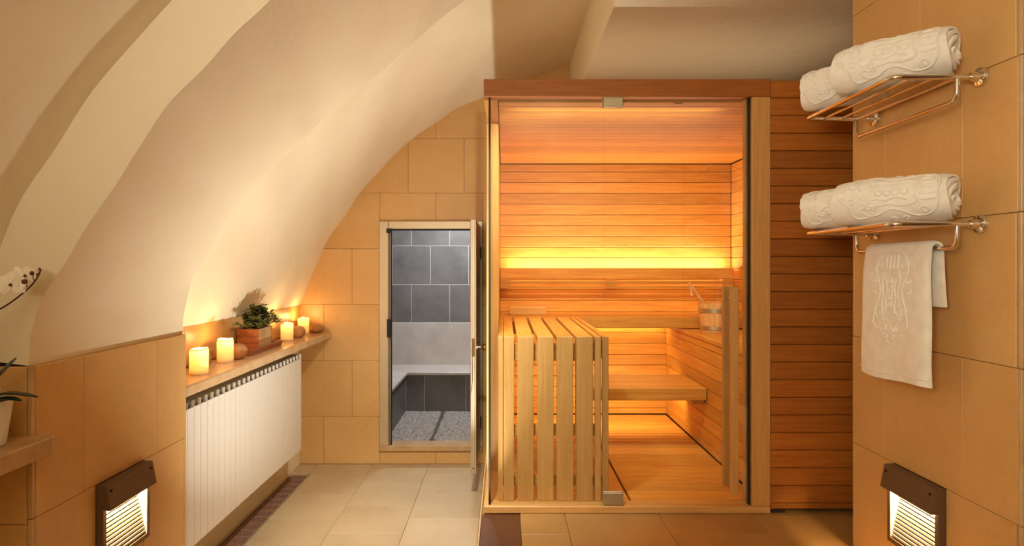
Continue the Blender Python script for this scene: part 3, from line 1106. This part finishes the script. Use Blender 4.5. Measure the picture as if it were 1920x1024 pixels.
SH = thing('stone_shelf', 'polished beige stone shelf above the radiator', 'shelf', (-1.5, 4.0, 1.0))
bx('slab', -1.619, -1.37, 2.853, 5.257, 1.003, 1.053, M['shelf'], SH, 0.008)
S2 = thing('stone_shelf', 'worn stone shelf with rounded end below the orchid', 'shelf', (-1.5, 1.4, 1.03))
pl = [(-1.715, 0.7), (-1.30, 0.7), (-1.30, 1.895)]
for k in range(1, 8):
    a = k / 8 * pi / 2
    pl.append((-1.335 + 0.035 * cos(a), 1.895 + 0.045 * sin(a)))
pl += [(-1.335, 1.94), (-1.366, 1.94), (-1.366, 1.916), (-1.715, 1.916)]
MB().prism(pl, lambda q, k: (q[0], q[1], (1.028, 1.08)[k])).build('slab', M['shelf_old'], S2, bevel=0.007)

GR = thing('floor_grate', 'long brown metal drain grate set in the floor by the radiator', 'grate', (-1.54, 4, 0))
x0, x1, y0, y1 = -1.610, -1.470, 1.52, 4.983
fr = MB()
fr.box(x0, x0 + .006, y0, y1, -.03, .002).box(x1 - .006, x1, y0, y1, -.03, .002)
fr.box(x0 + .006, x1 - .006, y0, y0 + .006, -.03, .002).box(x0 + .006, x1 - .006, y1 - .006, y1, -.03, .002)
fr.build('frame', M['alu'], GR)
MB().box(x0 + .0065, x1 - .0065, y0 + .007, y1 - .007, -.079, -.05).build('channel', M['dark'], GR)
for k in range(1, 7):
    x = x0 + .006 + (x1 - x0 - .012) * k / 7
    bx('bar', x - .0019, x + .0019, y0 + .0065, y1 - .0065, -.020, 0.001, M['grate'], GR, 0.0004)
y = y1 - .08
while y > 2.2:
    bx('crossbar', x0 + .0065, x1 - .0065, y - .0014, y + .0014, -.022, -.003, M['grate'], GR, 0.0004)
    y -= 0.105

# ------------------------------------------------------------------ towel racks
def rack(zr, label):
    t = thing('towel_rack', label, 'towel rack', (1.46, 2.31, zr), 'chrome towel racks')
    xf, ya, yb, xw = 1.186, 2.022, 2.596, 1.459
    path = fillet([(xw - .012, ya, zr), (xf, ya, zr), (xf, yb, zr), (xw - .012, yb, zr)], 0.035, 6)
    MB().tube(path, 0.0085, 12).build('frame', M['chrome'], t, smooth=50)
    for x in (1.255, 1.322, 1.39):
        MB().tube([(x, ya + .004, zr), (x, yb - .004, zr)], 0.005, 10).build('rail', M['chrome'], t, smooth=50)
    b = fillet([(1.385, ya, zr - .004), (1.385, ya, zr - .072), (1.385, yb, zr - .072), (1.385, yb, zr - .004)], 0.03, 6)
    MB().tube(b, 0.0068, 12).build('hanging_bar', M['chrome'], t, smooth=50)
    for y in (ya, yb):
        mb = MB().lathe([(0.030, 0), (0.030, 0.004), (0.027, 0.010), (0.016, 0.014), (0.0155, 0.022), (0.0125, 0.030), (0.0125, 0.036)], 24)
        mb.v = [(-z, x, yy) for (x, yy, z) in mb.v]
        mb.build('flange', M['chrome'], t, (xw, y, zr), smooth=35)
    return t


ZR1, ZR2 = 2.150, 1.700
rack(ZR1, 'chrome towel rack mounted highest on the tiled wall')
rack(ZR2, 'chrome towel rack with the towel hanging from its bar')


def motif():
    """half of a scrolled cartouche, mirrored: polylines in metres, a across, b up"""
    half = []

    def spiral(cx, cy, r, a0, turns, k=0.35, n=22, sgn=1):
        return [(cx + r * (1 - (1 - k) * i / n) * cos(a0 + sgn * 2 * pi * turns * i / n), cy + r * (1 - (1 - k) * i / n) * sin(a0 + sgn * 2 * pi * turns * i / n)) for i in range(n + 1)]

    half.append(spline([(0.0, .150), (.03, .155), (.062, .148), (.088, .125), (.092, .09), (.075, .06), (.062, .03), (.066, 0), (.085, -.03), (.086, -.06), (.066, -.078), (.05, -.066)], 4))
    half.append(spline([(0.012, .085), (.03, .095), (.045, .085), (.05, .05), (.044, .01), (.05, -.03), (.046, -.06), (.03, -.085), (.012, -.08)], 4))
    half.append(spiral(.052, -.052, .020, 0.6, 1.2))
    half.append(spiral(.070, .115, .017, -0.5, 1.2, sgn=-1))
    half.append(spline([(.088, -.045), (.10, -.09), (.08, -.11), (.05, -.118), (.03, -.135), (.0, -.165)], 4))
    half.append(spiral(.03, -.108, .014, 1.2, 1.0))
    half.append(spline([(.010, .15), (.012, .118), (.010, .10)], 3))
    half.append(spline([(.03, .15), (.033, .12), (.03, .105)], 3))
    half.append(spline([(.03, .065), (.02, .03), (.03, .0), (.022, -.03), (.03, -.055)], 4))
    half.append(spiral(.100, .055, .012, 0, .9))
    half.append(spiral(.102, .02, .011, 0, .9))
    half.append(spiral(.018, -.14, .010, 0, .9))
    out = []
    for h in half:
        h = [(q[0], q[1]) for q in h]
        out.append(h)
        out.append([(-a, b) for (a, b) in h])
    for b in (.055, .028, .002, -.024):
        out.append([(0.010 * cos(2 * pi * i / 12), b + 0.010 * sin(2 * pi * i / 12)) for i in range(13)])
    return out


MOT = motif()


def rolled(name, length, R, fz, label, group, seed=1):
    t = thing(name, label, 'towel', (0, 0, 0), group)
    turns, th, n, nx = 3.3, 0.0145, 150, 12
    rnd = random.Random(seed)
    ph = rnd.uniform(0, 6)
    # the free edge lies underneath; the cloth winds inwards from there
    th0 = -pi / 2 + 0.35
    v, f = [], []

    def rad(a):
        return R - (th + 0.0018) * a / (2 * pi)

    for i in range(n + 1):
        a = 2 * pi * turns * i / n
        r = rad(a)
        an = th0 - a
        if i < 5:
            r += 0.001
        for j in range(nx + 1):
            u = j / nx
            e = min(u, 1 - u)
            sh = 0.006 * max(0, 1 - e / 0.06) ** 2
            wob = 0.0015 * sin(9 * u + ph + 2 * an) + 0.002 * sin(3 * an + 4 * u)
            x = (u - .5) * length + (0.006 * sin(2.2 * an + ph) + 0.010 * (i / n)) * (1 if u > .5 else -1) * max(0, 1 - e / 0.12)
            ro = r - sh * (1 if a < 2 * pi else 0.2) + wob
            ri = r - th + sh * 0.2 + wob
            ri = max(ri, 0.002)
            v.append((x, ro * cos(an), ro * sin(an) * fz))
            v.append((x, ri * cos(an), ri * sin(an) * fz))
    w2 = 2 * (nx + 1)
    for i in range(n):
        for j in range(nx):
            o, q = i * w2 + 2 * j, (i + 1) * w2 + 2 * j
            f.append((o, o + 2, q + 2, q))
            f.append((o + 1, q + 1, q + 3, o + 3))
        o, q = i * w2, (i + 1) * w2
        f.append((o, q, q + 1, o + 1))
        o, q = i * w2 + 2 * nx, (i + 1) * w2 + 2 * nx
        f.append((o, o + 1, q + 1, q))
    for j in range(nx):
        f.append((2 * j, 2 * j + 1, 2 * j + 3, 2 * j + 2))
        o = n * w2 + 2 * j
        f.append((o, o + 2, o + 3, o + 1))
    MB().add(v, f).build('cloth', M['towel'], t, smooth=70)
    rb = MB()
    for poly in MOT:
        pts = []
        for (a, b) in poly:
            x = b * 0.95
            if abs(x) > length / 2 - .012:
                continue
            an = pi - 0.25 - (a * 0.98) / R
            da = (th0 - an) % (2 * pi)
            r = rad(da) + 0.0015 * sin(9 * (x / length + .5) + ph + 2 * an) + 0.002 * sin(3 * an + 4 * (x / length + .5)) - 0.0005
            pts.append((x, r * cos(an), r * sin(an) * fz))
        if len(pts) > 2:
            rb.tube(pts, 0.0038, 6)
    rb.build('raised_pattern', M['towel'], t, smooth=80)
    return t


ANG = atan2(-.265, .24)
A = rolled('rolled_towel', 0.335, 0.083, 0.98, 'white rolled towel nearest on the top rack, loose end by the flange', 'rolled white towels', 1)
A.location = (1.275, 2.165, ZR1 + .0085 + .0835)
A.rotation_euler = (0, 0, ANG)
B_ = rolled('rolled_towel', 0.27, 0.080, 0.98, 'white rolled towel lying behind another on the top rack', 'rolled white towels', 2)
B_.location = (1.252, 2.432, ZR1 + .0085 + .0825)
B_.rotation_euler = (0, 0, ANG)
A2 = copy_tree(A)
A2['label'] = 'white rolled towel nearest on the rack above the hanging towel'
A2.location = (1.275, 2.165, ZR2 + .0085 + .0805)
A2.scale = (1.0, 0.98, 0.97)
B2 = copy_tree(B_)
B2['label'] = 'white rolled towel lying behind another on the rack above the hanging towel'
B2.location = (1.252, 2.432, ZR2 + .0085 + .0805)
B2.scale = (1.0, 0.98, 0.95)

# hanging towel
HT = thing('hanging_towel', 'white embossed towel draped over the bar of the rack', 'towel', (1.385, 2.3, 1.62), None)
zbar = ZR2 - .072
path = [(1.352, 1.178), (1.352, 1.25), (1.353, 1.35), (1.356, 1.45), (1.360, 1.55), (1.364, 1.60), (1.3665, zbar)]
for k in range(1, 8):
    a = pi - pi * k / 8
    path.append((1.385 + 0.0185 * cos(a), zbar + 0.0185 * sin(a)))
path += [(1.4035, zbar), (1.404, 1.60), (1.405, 1.54), (1.408, 1.48), (1.410, 1.44)]
path = [Vector(q) for q in spline(path, 3)]
nP = len(path)
Y0, Y1, ny = 2.115, 2.492, 28
front_x = {}


def front_wave(y, z):
    d = max(0, (zbar - z)) / 0.45
    return d * (0.004 * sin(11 * (y - 2.1)) + 0.005 * sin(23 * (y - 2.1) + 1.0) * d)


v, f = [], []
for i, q in enumerate(path):
    a, b = path[max(i - 1, 0)], path[min(i + 1, nP - 1)]
    tt = (b - a).normalized()
    nn = Vector((-tt.y, tt.x))
    front = i < nP * 0.45
    hem = 0.0085 if front else 0.008
    for j in range(ny + 1):
        u = j / ny
        e = min(u, 1 - u)
        hh = hem * (1 - 0.5 * max(0, 1 - e / 0.04) ** 2)
        y = Y0 + (Y1 - Y0) * u
        d = max(0, (zbar - q.y)) / 0.45
        if front:
            y += (u - .5) * 0.030 * d + 0.003 * sin(9 * d + 6 * u)
            wv = -front_wave(y, q.y)
            if u < .1:
                wv += 0.010 * d * (1 - u / .1)
        else:
            y += (u - .5) * -0.02 * d - 0.02 * d
            wv = 0.003 * sin(14 * u + 2) * d
        for sgn in (1, -1):
            zz = q.y + nn.y * hh * sgn
            if i == 0:
                zz += 0.006 * sin(5 * u + 1)
            v.append((q.x + nn.x * hh * sgn + wv, y, zz))
w2 = 2 * (ny + 1)
for i in range(nP - 1):
    for j in range(ny):
        o, q = i * w2 + 2 * j, (i + 1) * w2 + 2 * j
        f.append((o, q, q + 2, o + 2))
        f.append((o + 1, o + 3, q + 3, q + 1))
    for o, q in ((i * w2, (i + 1) * w2), (i * w2 + 2 * ny, (i + 1) * w2 + 2 * ny)):
        f.append((o, o + 1, q + 1, q))
for j in range(ny):
    f.append((2 * j, 2 * j + 2, 2 * j + 3, 2 * j + 1))
    o = (nP - 1) * w2 + 2 * j
    f.append((o, o + 1, o + 3, o + 2))
MB().add(v, f).build('cloth', M['towel'], HT, smooth=70)
rb = MB()
for poly in MOT:
    pts = []
    for (a, b) in poly:
        yy, zz = 2.305 + a * 1.02, 1.462 + b * 1.0
        # centre line of the front fall at this height
        c = 1.352
        for q, q2 in zip(path, path[1:]):
            if q.y <= zz <= q2.y:
                c = q.x + (q2.x - q.x) * (zz - q.y) / max(q2.y - q.y, 1e-6)
                break
        pts.append((c - 0.0085 - front_wave(yy, zz) + 0.0002, yy, zz))
    rb.tube(pts, 0.0038, 6)
rb.build('raised_pattern', M['towel'], HT, smooth=80)
mb = MB()
pts = []
for j in range(ny + 1):
    u = j / ny
    d = (zbar - 1.2) / 0.45
    y = Y0 + (Y1 - Y0) * u + (u - .5) * 0.030 * d + 0.003 * sin(9 * d + 6 * u)
    wv = -front_wave(y, 1.2) + (0.010 * d * (1 - u / .1) if u < .1 else 0)
    pts.append((1.352 - 0.0085 + wv, y, 1.2 + 0.006 * sin(5 * u + 1)))
mb.tube(pts, 0.0018, 6).build('hem_stitching', M['towel'], HT, smooth=80)

# ------------------------------------------------------------------ candles
cprof = [(0.0405, 0.0), (0.042, 0.003), (0.0422, 0.05), (0.042, 0.112), (0.0405, 0.121), (0.0385, 0.1245), (0.0365, 0.123), (0.0362, 0.120)]


def candle(x, y, label, seed, melt):
    t = thing('candle', label, 'candle', (x, y, 1.053), 'lit pillar candles')
    rnd = random.Random(seed)
    ph = rnd.uniform(0, 6.28)
    seg = 40
    v, f = [], []
    n = len(cprof)
    for (r, z) in cprof:
        for j in range(seg):
            a = 2 * pi * j / seg
            k = max(0, (z - 0.09) / 0.034)
            zz = z + k * (0.0035 * sin(a + ph) + melt * 0.004 * sin(3 * a + ph))
            rr = r * (1 + 0.012 * sin(2 * a + ph))
            v.append((rr * cos(a), rr * sin(a), zz))
    for i in range(n - 1):
        for j in range(seg):
            j2 = (j + 1) % seg
            f.append((i * seg + j, i * seg + j2, (i + 1) * seg + j2, (i + 1) * seg + j))
    f.append(tuple(range(seg))[::-1])
    MB().add(v, f).build('wax_body', M['wax'], t, (x, y, 1.053), smooth=50)
    MB().lathe([(0.038, 0.020), (0.03, 0.021), (0.012, 0.022), (0.002, 0.022)], 24).build('melted_pool', M['pool'], t, (x, y, 1.053), smooth=60)
    MB().tube([(0, 0, .022), (0.0, 0, .085), (0.0025, 0.001, .106)], 0.001, 6).build('wick', M['black'], t, (x, y, 1.053))
    MB().lathe([(0.0008, .104), (0.0034, .109), (0.004, .114), (0.0026, .122), (0.0005, .131)], 10).build('flame', M['flame'], t, (x, y, 1.053), smooth=60)
    l = bpy.data.lights.new('candle_light', 'POINT')
    l.energy = 1.25
    l.color = (1.0, 0.55, 0.19)
    l.shadow_soft_size = 0.008
    o = bpy.data.objects.new('candle_light', l)
    COL.objects.link(o)
    o.parent = t
    o.location = (0, 0, 0.136)
    l = bpy.data.lights.new('candle_light', 'POINT')
    l.energy = 0.14
    l.color = (1.0, 0.62, 0.26)
    l.shadow_soft_size = 0.006
    o = bpy.data.objects.new('candle_light', l)
    COL.objects.link(o)
    o.parent = t
    o.location = (0, 0, 0.106)
    return t


candle(-1.462, 3.17, 'lit cream candle at the near end of the stone shelf', 1, 0.3)
candle(-1.509, 3.58, 'lit cream candle before the wooden planter, one round stone behind it', 2, 0.6)
candle(-1.516, 4.62, 'lit cream candle just beyond the planter tray', 3, 0.5)
candle(-1.545, 5.09, 'lit cream candle in the corner nearest the far wall', 4, 1.0)


def stone_obj(x, y, rx, ry, rz, label, seed):
    t = thing('stone', label, 'stone', (x, y, 1.053), 'smooth stones on the shelf')
    rnd = random.Random(seed)
    ph = [rnd.uniform(0, 6) for _ in range(4)]
    mb = MB().ellipsoid((0, 0, 0), (1, 1, 1), 22, 14)
    vv = []
    for (a, b, c) in mb.v:
        k = 1 + 0.06 * sin(2.1 * a + ph[0]) + 0.05 * sin(2.7 * b + ph[1]) + 0.04 * sin(3 * c + ph[2])
        vv.append((a * rx * k, b * ry * k, c * rz * k))
    zmin = min(q[2] for q in vv)
    cutz = zmin + 0.006
    mb.v = [(a, b, max(c, cutz) - cutz) for (a, b, c) in vv]
    mb.build('rock_body', M['rock'], t, (x, y, 1.0535), smooth=60)


stone_obj(-1.535, 3.35, 0.05, 0.05, 0.046, 'brown stone half hidden behind the nearest candle', 1)
stone_obj(-1.488, 3.74 - .05, 0.05, 0.05, 0.05, 'round orange-brown stone in front of the planter', 2)
stone_obj(-1.497, 4.83, 0.052, 0.05, 0.048, 'mottled brown stone between the two farthest candles', 5)
stone_obj(-1.470, 5.16, 0.062, 0.05, 0.036, 'flat dark stone in the corner by the far wall', 8)

# ------------------------------------------------------------------ planter
TR = thing('planter_tray', 'low wooden tray with sloping rim under the planter', 'tray', (-1.53, 4.06, 1.053))
tx0, tx1, ty0, ty1 = -1.612, -1.448, 3.80, 4.335
bx('base', tx0 + .012, tx1 - .012, ty0 + .012, ty1 - .012, 1.0535, 1.062, M['planter'], TR, 0.001)
rim = lambda pts, nm: MB().add(pts, [(0, 1, 2, 3), (4, 7, 6, 5), (0, 4, 5, 1), (1, 5, 6, 2), (2, 6, 7, 3), (3, 7, 4, 0)]).build(nm, M['planter'], TR, bevel=0.0015)


def rimbar(ax, ay, bx_, by, ix, iy):
    """sloping rim from a to b; (ix, iy) points inwards"""
    zt = 1.088
    o = 0.013
    rim([(ax + ix * o, ay + iy * o, 1.0535), (bx_ + ix * o, by + iy * o, 1.0535), (bx_ + ix * (o + .011), by + iy * (o + .011), 1.0535), (ax + ix * (o + .011), ay + iy * (o + .011), 1.0535),
         (ax, ay, zt), (bx_, by, zt), (bx_ + ix * .011, by + iy * .011, zt), (ax + ix * .011, ay + iy * .011, zt)], 'rim')


rimbar(tx1, ty0, tx1, ty1, -1, 0)
rimbar(tx0, ty0, tx0, ty1, 1, 0)
rimbar(tx0 + .012, ty0, tx1 - .012, ty0, 0, 1)
rimbar(tx0 + .012, ty1, tx1 - .012, ty1, 0, -1)
PL = thing('planter', 'square wooden planter with a bushy green shrub on the shelf', 'planter', (-1.54, 4.05, 1.0625))
px0, px1, py0, py1, pz0, pz1 = -1.598, -1.470, 3.955, 4.19, 1.0625, 1.197
zc = [pz0, pz0 + .047, pz0 + .092, pz1]
for a, b in zip(zc, zc[1:]):
    bx('board', px0, px1, py0, py0 + .012, a + .0005, b - .0005, M['planter'], PL, 0.0015)
    bx('board', px0, px1, py1 - .012, py1, a + .0005, b - .0005, M['planter'], PL, 0.0015)
    bx('board', px0, px0 + .012, py0 + .0125, py1 - .0125, a + .0005, b - .0005, M['planter_y'], PL, 0.0015)
bx('board', px1 - .012, px1, py0 + .0125, py1 - .0125, pz0 + .0005, pz1 - .0005, M['planter_y'], PL, 0.0015)
bx('soil', px0 + .0125, px1 - .0125, py0 + .013, py1 - .013, pz0 + .01, pz1 - .015, M['soil'], PL, 0.001)
rnd = random.Random(11)
st, lf = MB(), MB()
for k in range(105):
    bxx = rnd.uniform(px0 + .02, px1 - .02)
    byy = rnd.uniform(py0 + .02, py1 - .02)
    tx = bxx + rnd.uniform(-.05, .10)
    ty = byy + rnd.uniform(-.15, .13)
    d2 = ((tx + 1.52) / .13) ** 2 + ((ty - 4.07) / .2) ** 2
    tz = pz1 + 0.02 + 0.125 * max(0.1, 1 - d2) * rnd.uniform(.55, 1.0)
    lim = -1.60 + 0.42 * max(0, tz - 1.27)
    tx = max(tx, lim + .02)
    P0, P3 = Vector((bxx, byy, pz1 - .016)), Vector((tx, ty, tz))
    P1 = P0.lerp(P3, .5) + Vector((0, 0, .02))
    pts = [((1 - t) ** 2) * P0 + 2 * t * (1 - t) * P1 + t * t * P3 for t in (0, .25, .5, .75, 1)]
    st.tube(pts, 0.0012, 5)
    for q in range(10):
        t = rnd.uniform(.25, 1.0) if q else 1.0
        c = ((1 - t) ** 2) * P0 + 2 * t * (1 - t) * P1 + t * t * P3
        az = rnd.uniform(0, 2 * pi)
        el = rnd.uniform(-.2, .9)
        dr = Vector((cos(az) * cos(el), sin(az) * cos(el), sin(el)))
        sd = dr.cross(Vector((0, 0, 1))).normalized()
        up = sd.cross(dr)
        ln, wd = rnd.uniform(.025, .037), rnd.uniform(.0075, .0115)
        tip = c + dr * ln
        if tip.x < lim + .004:
            continue
        pv = [c, c + dr * ln * .45 + sd * wd + up * .002, c + dr * ln * .45 - sd * wd + up * .002, c + dr * ln * .5 - up * .003, c + dr * ln * .8 + sd * wd * .6, c + dr * ln * .8 - sd * wd * .6, tip - up * .002]
        lf.add(pv, [(0, 1, 3), (0, 3, 2), (1, 4, 3), (3, 5, 2), (4, 6, 3), (3, 6, 5)])
st.build('stems', M['stem'], PL)
o = lf.build('foliage', M['leaf'], PL, recalc=False)
o['kind'] = 'stuff'

# ------------------------------------------------------------------ orchid
OR = thing('potted_orchid', 'white orchid with dark buds in a white ribbed pot', 'orchid', (-1.412, 1.80, 1.08))
oc = Vector((-1.412, 1.80, 1.0805))
prof = [(0.044, 0.0), (0.046, 0.002)]
for k in range(12):
    z = 0.006 + k * 0.0098
    r = 0.046 + 0.017 * z / 0.125
    prof += [(r, z), (r + .0012, z + .005)]
prof += [(0.0645, 0.125), (0.0615, 0.126), (0.060, 0.112), (0.002, 0.110)]
MB().lathe(prof, 32).build('pot', M['pot'], OR, oc, smooth=60)
MB().lathe([(0.058, 0.1115), (0.05, 0.118), (0.002, 0.122)], 20).build('soil', M['soil'], OR, oc, smooth=60)


def strap(pts, w, mat, name, th=0.003, tipw=0.15):
    """a thick strap leaf along pts"""
    pts = [Vector(q) for q in spline(pts, 6)]
    n = len(pts)
    v, f = [], []
    for i, q in enumerate(pts):
        t = (pts[min(i + 1, n - 1)] - pts[max(i - 1, 0)]).normalized()
        s = t.cross(Vector((0, 0, 1)))
        s = s.normalized() if s.length > 1e-4 else Vector((0, 1, 0))
        u = s.cross(t)
        k = i / (n - 1)
        ww = w * (0.55 + 0.45 * sin(pi * min(1, k * 1.1) ** .8)) * (1 if k < .8 else max(tipw, 1 - ((k - .8) / .2) ** 2))
        for a, b in ((-1, .3), (-.5, 0), (0, -.15), (.5, 0), (1, .3)):
            v.append(q + s * ww * a + u * (ww * b * .5 + th * .5))
        for a, b in ((-1, .3), (-.5, 0), (0, -.15), (.5, 0), (1, .3)):
            v.append(q + s * ww * a + u * (ww * b * .5 - th * .5))
    for i in range(n - 1):
        o, p_ = i * 10, (i + 1) * 10
        for j in range(4):
            f.append((o + j, o + j + 1, p_ + j + 1, p_ + j))
            f.append((o + 5 + j, p_ + 5 + j, p_ + 6 + j, o + 6 + j))
        f.append((o, p_, p_ + 5, o + 5))
        f.append((o + 4, o + 9, p_ + 9, p_ + 4))
    f.append((0, 5, 6, 7, 8, 9, 4, 3, 2, 1))
    o = (n - 1) * 10
    f.append(tuple(o + q for q in (0, 1, 2, 3, 4, 9, 8, 7, 6, 5)))
    return MB().add(v, f).build(name, mat, OR, smooth=60)


zt = 1.20
strap([(-1.41, 1.80, zt), (-1.37, 1.80, zt + .022), (-1.32, 1.795, zt + .024), (-1.262, 1.79, zt + .017)], 0.016, M['orchid_leaf'], 'leaf')
strap([(-1.41, 1.79, zt), (-1.37, 1.775, zt + .012), (-1.33, 1.77, zt + .016), (-1.288, 1.765, zt + .012)], 0.018, M['orchid_leaf'], 'leaf')
strap([(-1.415, 1.80, zt), (-1.40, 1.81, zt + .05), (-1.37, 1.82, zt + .09), (-1.346, 1.825, zt + .118)], 0.018, M['orchid_leaf'], 'leaf')
strap([(-1.42, 1.80, zt), (-1.47, 1.79, zt + .04), (-1.53, 1.78, zt + .04), (-1.58, 1.77, zt + .01)], 0.02, M['orchid_leaf'], 'leaf')
stem_pts = [(-1.42, 1.81, zt - .002), (-1.44, 1.81, 1.30), (-1.445, 1.81, 1.38), (-1.41, 1.80, 1.435), (-1.365, 1.80, 1.458), (-1.325, 1.80, 1.485), (-1.285, 1.80, 1.52), (-1.268, 1.80, 1.545), (-1.2605, 1.80, 1.562)]
MB().tube(spline(stem_pts, 5), 0.0022, 7).build('stem', M['stem'], OR, smooth=60)
MB().tube(spline([(-1.4345, 1.805, 1.27), (-1.40, 1.80, 1.36), (-1.378, 1.80, 1.46), (-1.373, 1.80, 1.50)], 5), 0.0018, 6).build('support_stick', M['stem'], OR, smooth=60)
MB().tube(spline([(-1.352, 1.76, zt + .004), (-1.349, 1.757, zt + .02), (-1.344, 1.757, zt + .036), (-1.340, 1.76, zt + .045)], 4), 0.0015, 5).build('aerial_root', M['petal'], OR, smooth=60)
for (x, z, r) in ((-1.303, 1.5285, .0075), (-1.283, 1.552, .0058), (-1.2665, 1.548, .0045), (-1.262, 1.5635, .0035)):
    MB().ellipsoid((0, 0, 0), (r, r, r * 1.05), 12, 8).build('bud', M['bud'], OR, (x, 1.797, z), smooth=60)
MB().tube([(-1.283, 1.80, 1.549), (-1.281, 1.80, 1.536), (-1.277, 1.80, 1.529)], 0.0012, 5).build('bud_stalk', M['stem'], OR)
MB().tube([(-1.300, 1.80, 1.522), (-1.297, 1.80, 1.513)], 0.0014, 5).build('bud_stalk', M['stem'], OR)


def flower(c, facing, r, rot):
    c = Vector(c)
    fz = Vector(facing).normalized()
    fx = Vector((0, 0, 1)).cross(fz).normalized()
    fy = fz.cross(fx)
    for (ang, ln, wd, back) in ((90, 1.0, .42, -.10), (210, 1.0, .42, -.12), (330, 1.0, .42, -.12), (10, .95, .62, .02), (170, .95, .62, .02)):
        a = radians(ang + rot)
        d, s = fx * cos(a) + fy * sin(a), -fx * sin(a) + fy * cos(a)
        v, f = [], []
        nu, nw = 7, 6
        for i in range(nu + 1):
            u = i / nu
            hw = wd * r * sin(pi * min(1, u * .9 + .08)) ** .7
            for j in range(nw + 1):
                w_ = 2 * j / nw - 1
                h = back * r * u + 0.22 * r * u * u * (.6 - abs(w_)) + 0.05 * r * sin(5 * u + 3 * w_)
                v.append(c + d * (ln * r * u + .05 * r) + s * (hw * w_) + fz * h)
        k = len(v)
        v += [q - fz * 0.0007 for q in v]
        for i in range(nu):
            for j in range(nw):
                o = i * (nw + 1) + j
                f.append((o, o + 1, o + nw + 2, o + nw + 1))
                f.append((k + o, k + o + nw + 1, k + o + nw + 2, k + o + 1))
        MB().add(v, f).build('petal', M['petal'], OR, smooth=70, recalc=False)
    MB().ellipsoid((0, 0, 0), (r * .11, r * .13, r * .12), 10, 7).build('flower_lip', M['bud'], OR, c + fz * r * .10 - fy * r * .05, smooth=60)


flower((-1.331, 1.785, 1.522), (0.35, -1, 0.15), 0.036, 0)
flower((-1.309, 1.805, 1.545), (0.75, -0.5, 0.45), 0.032, 25)
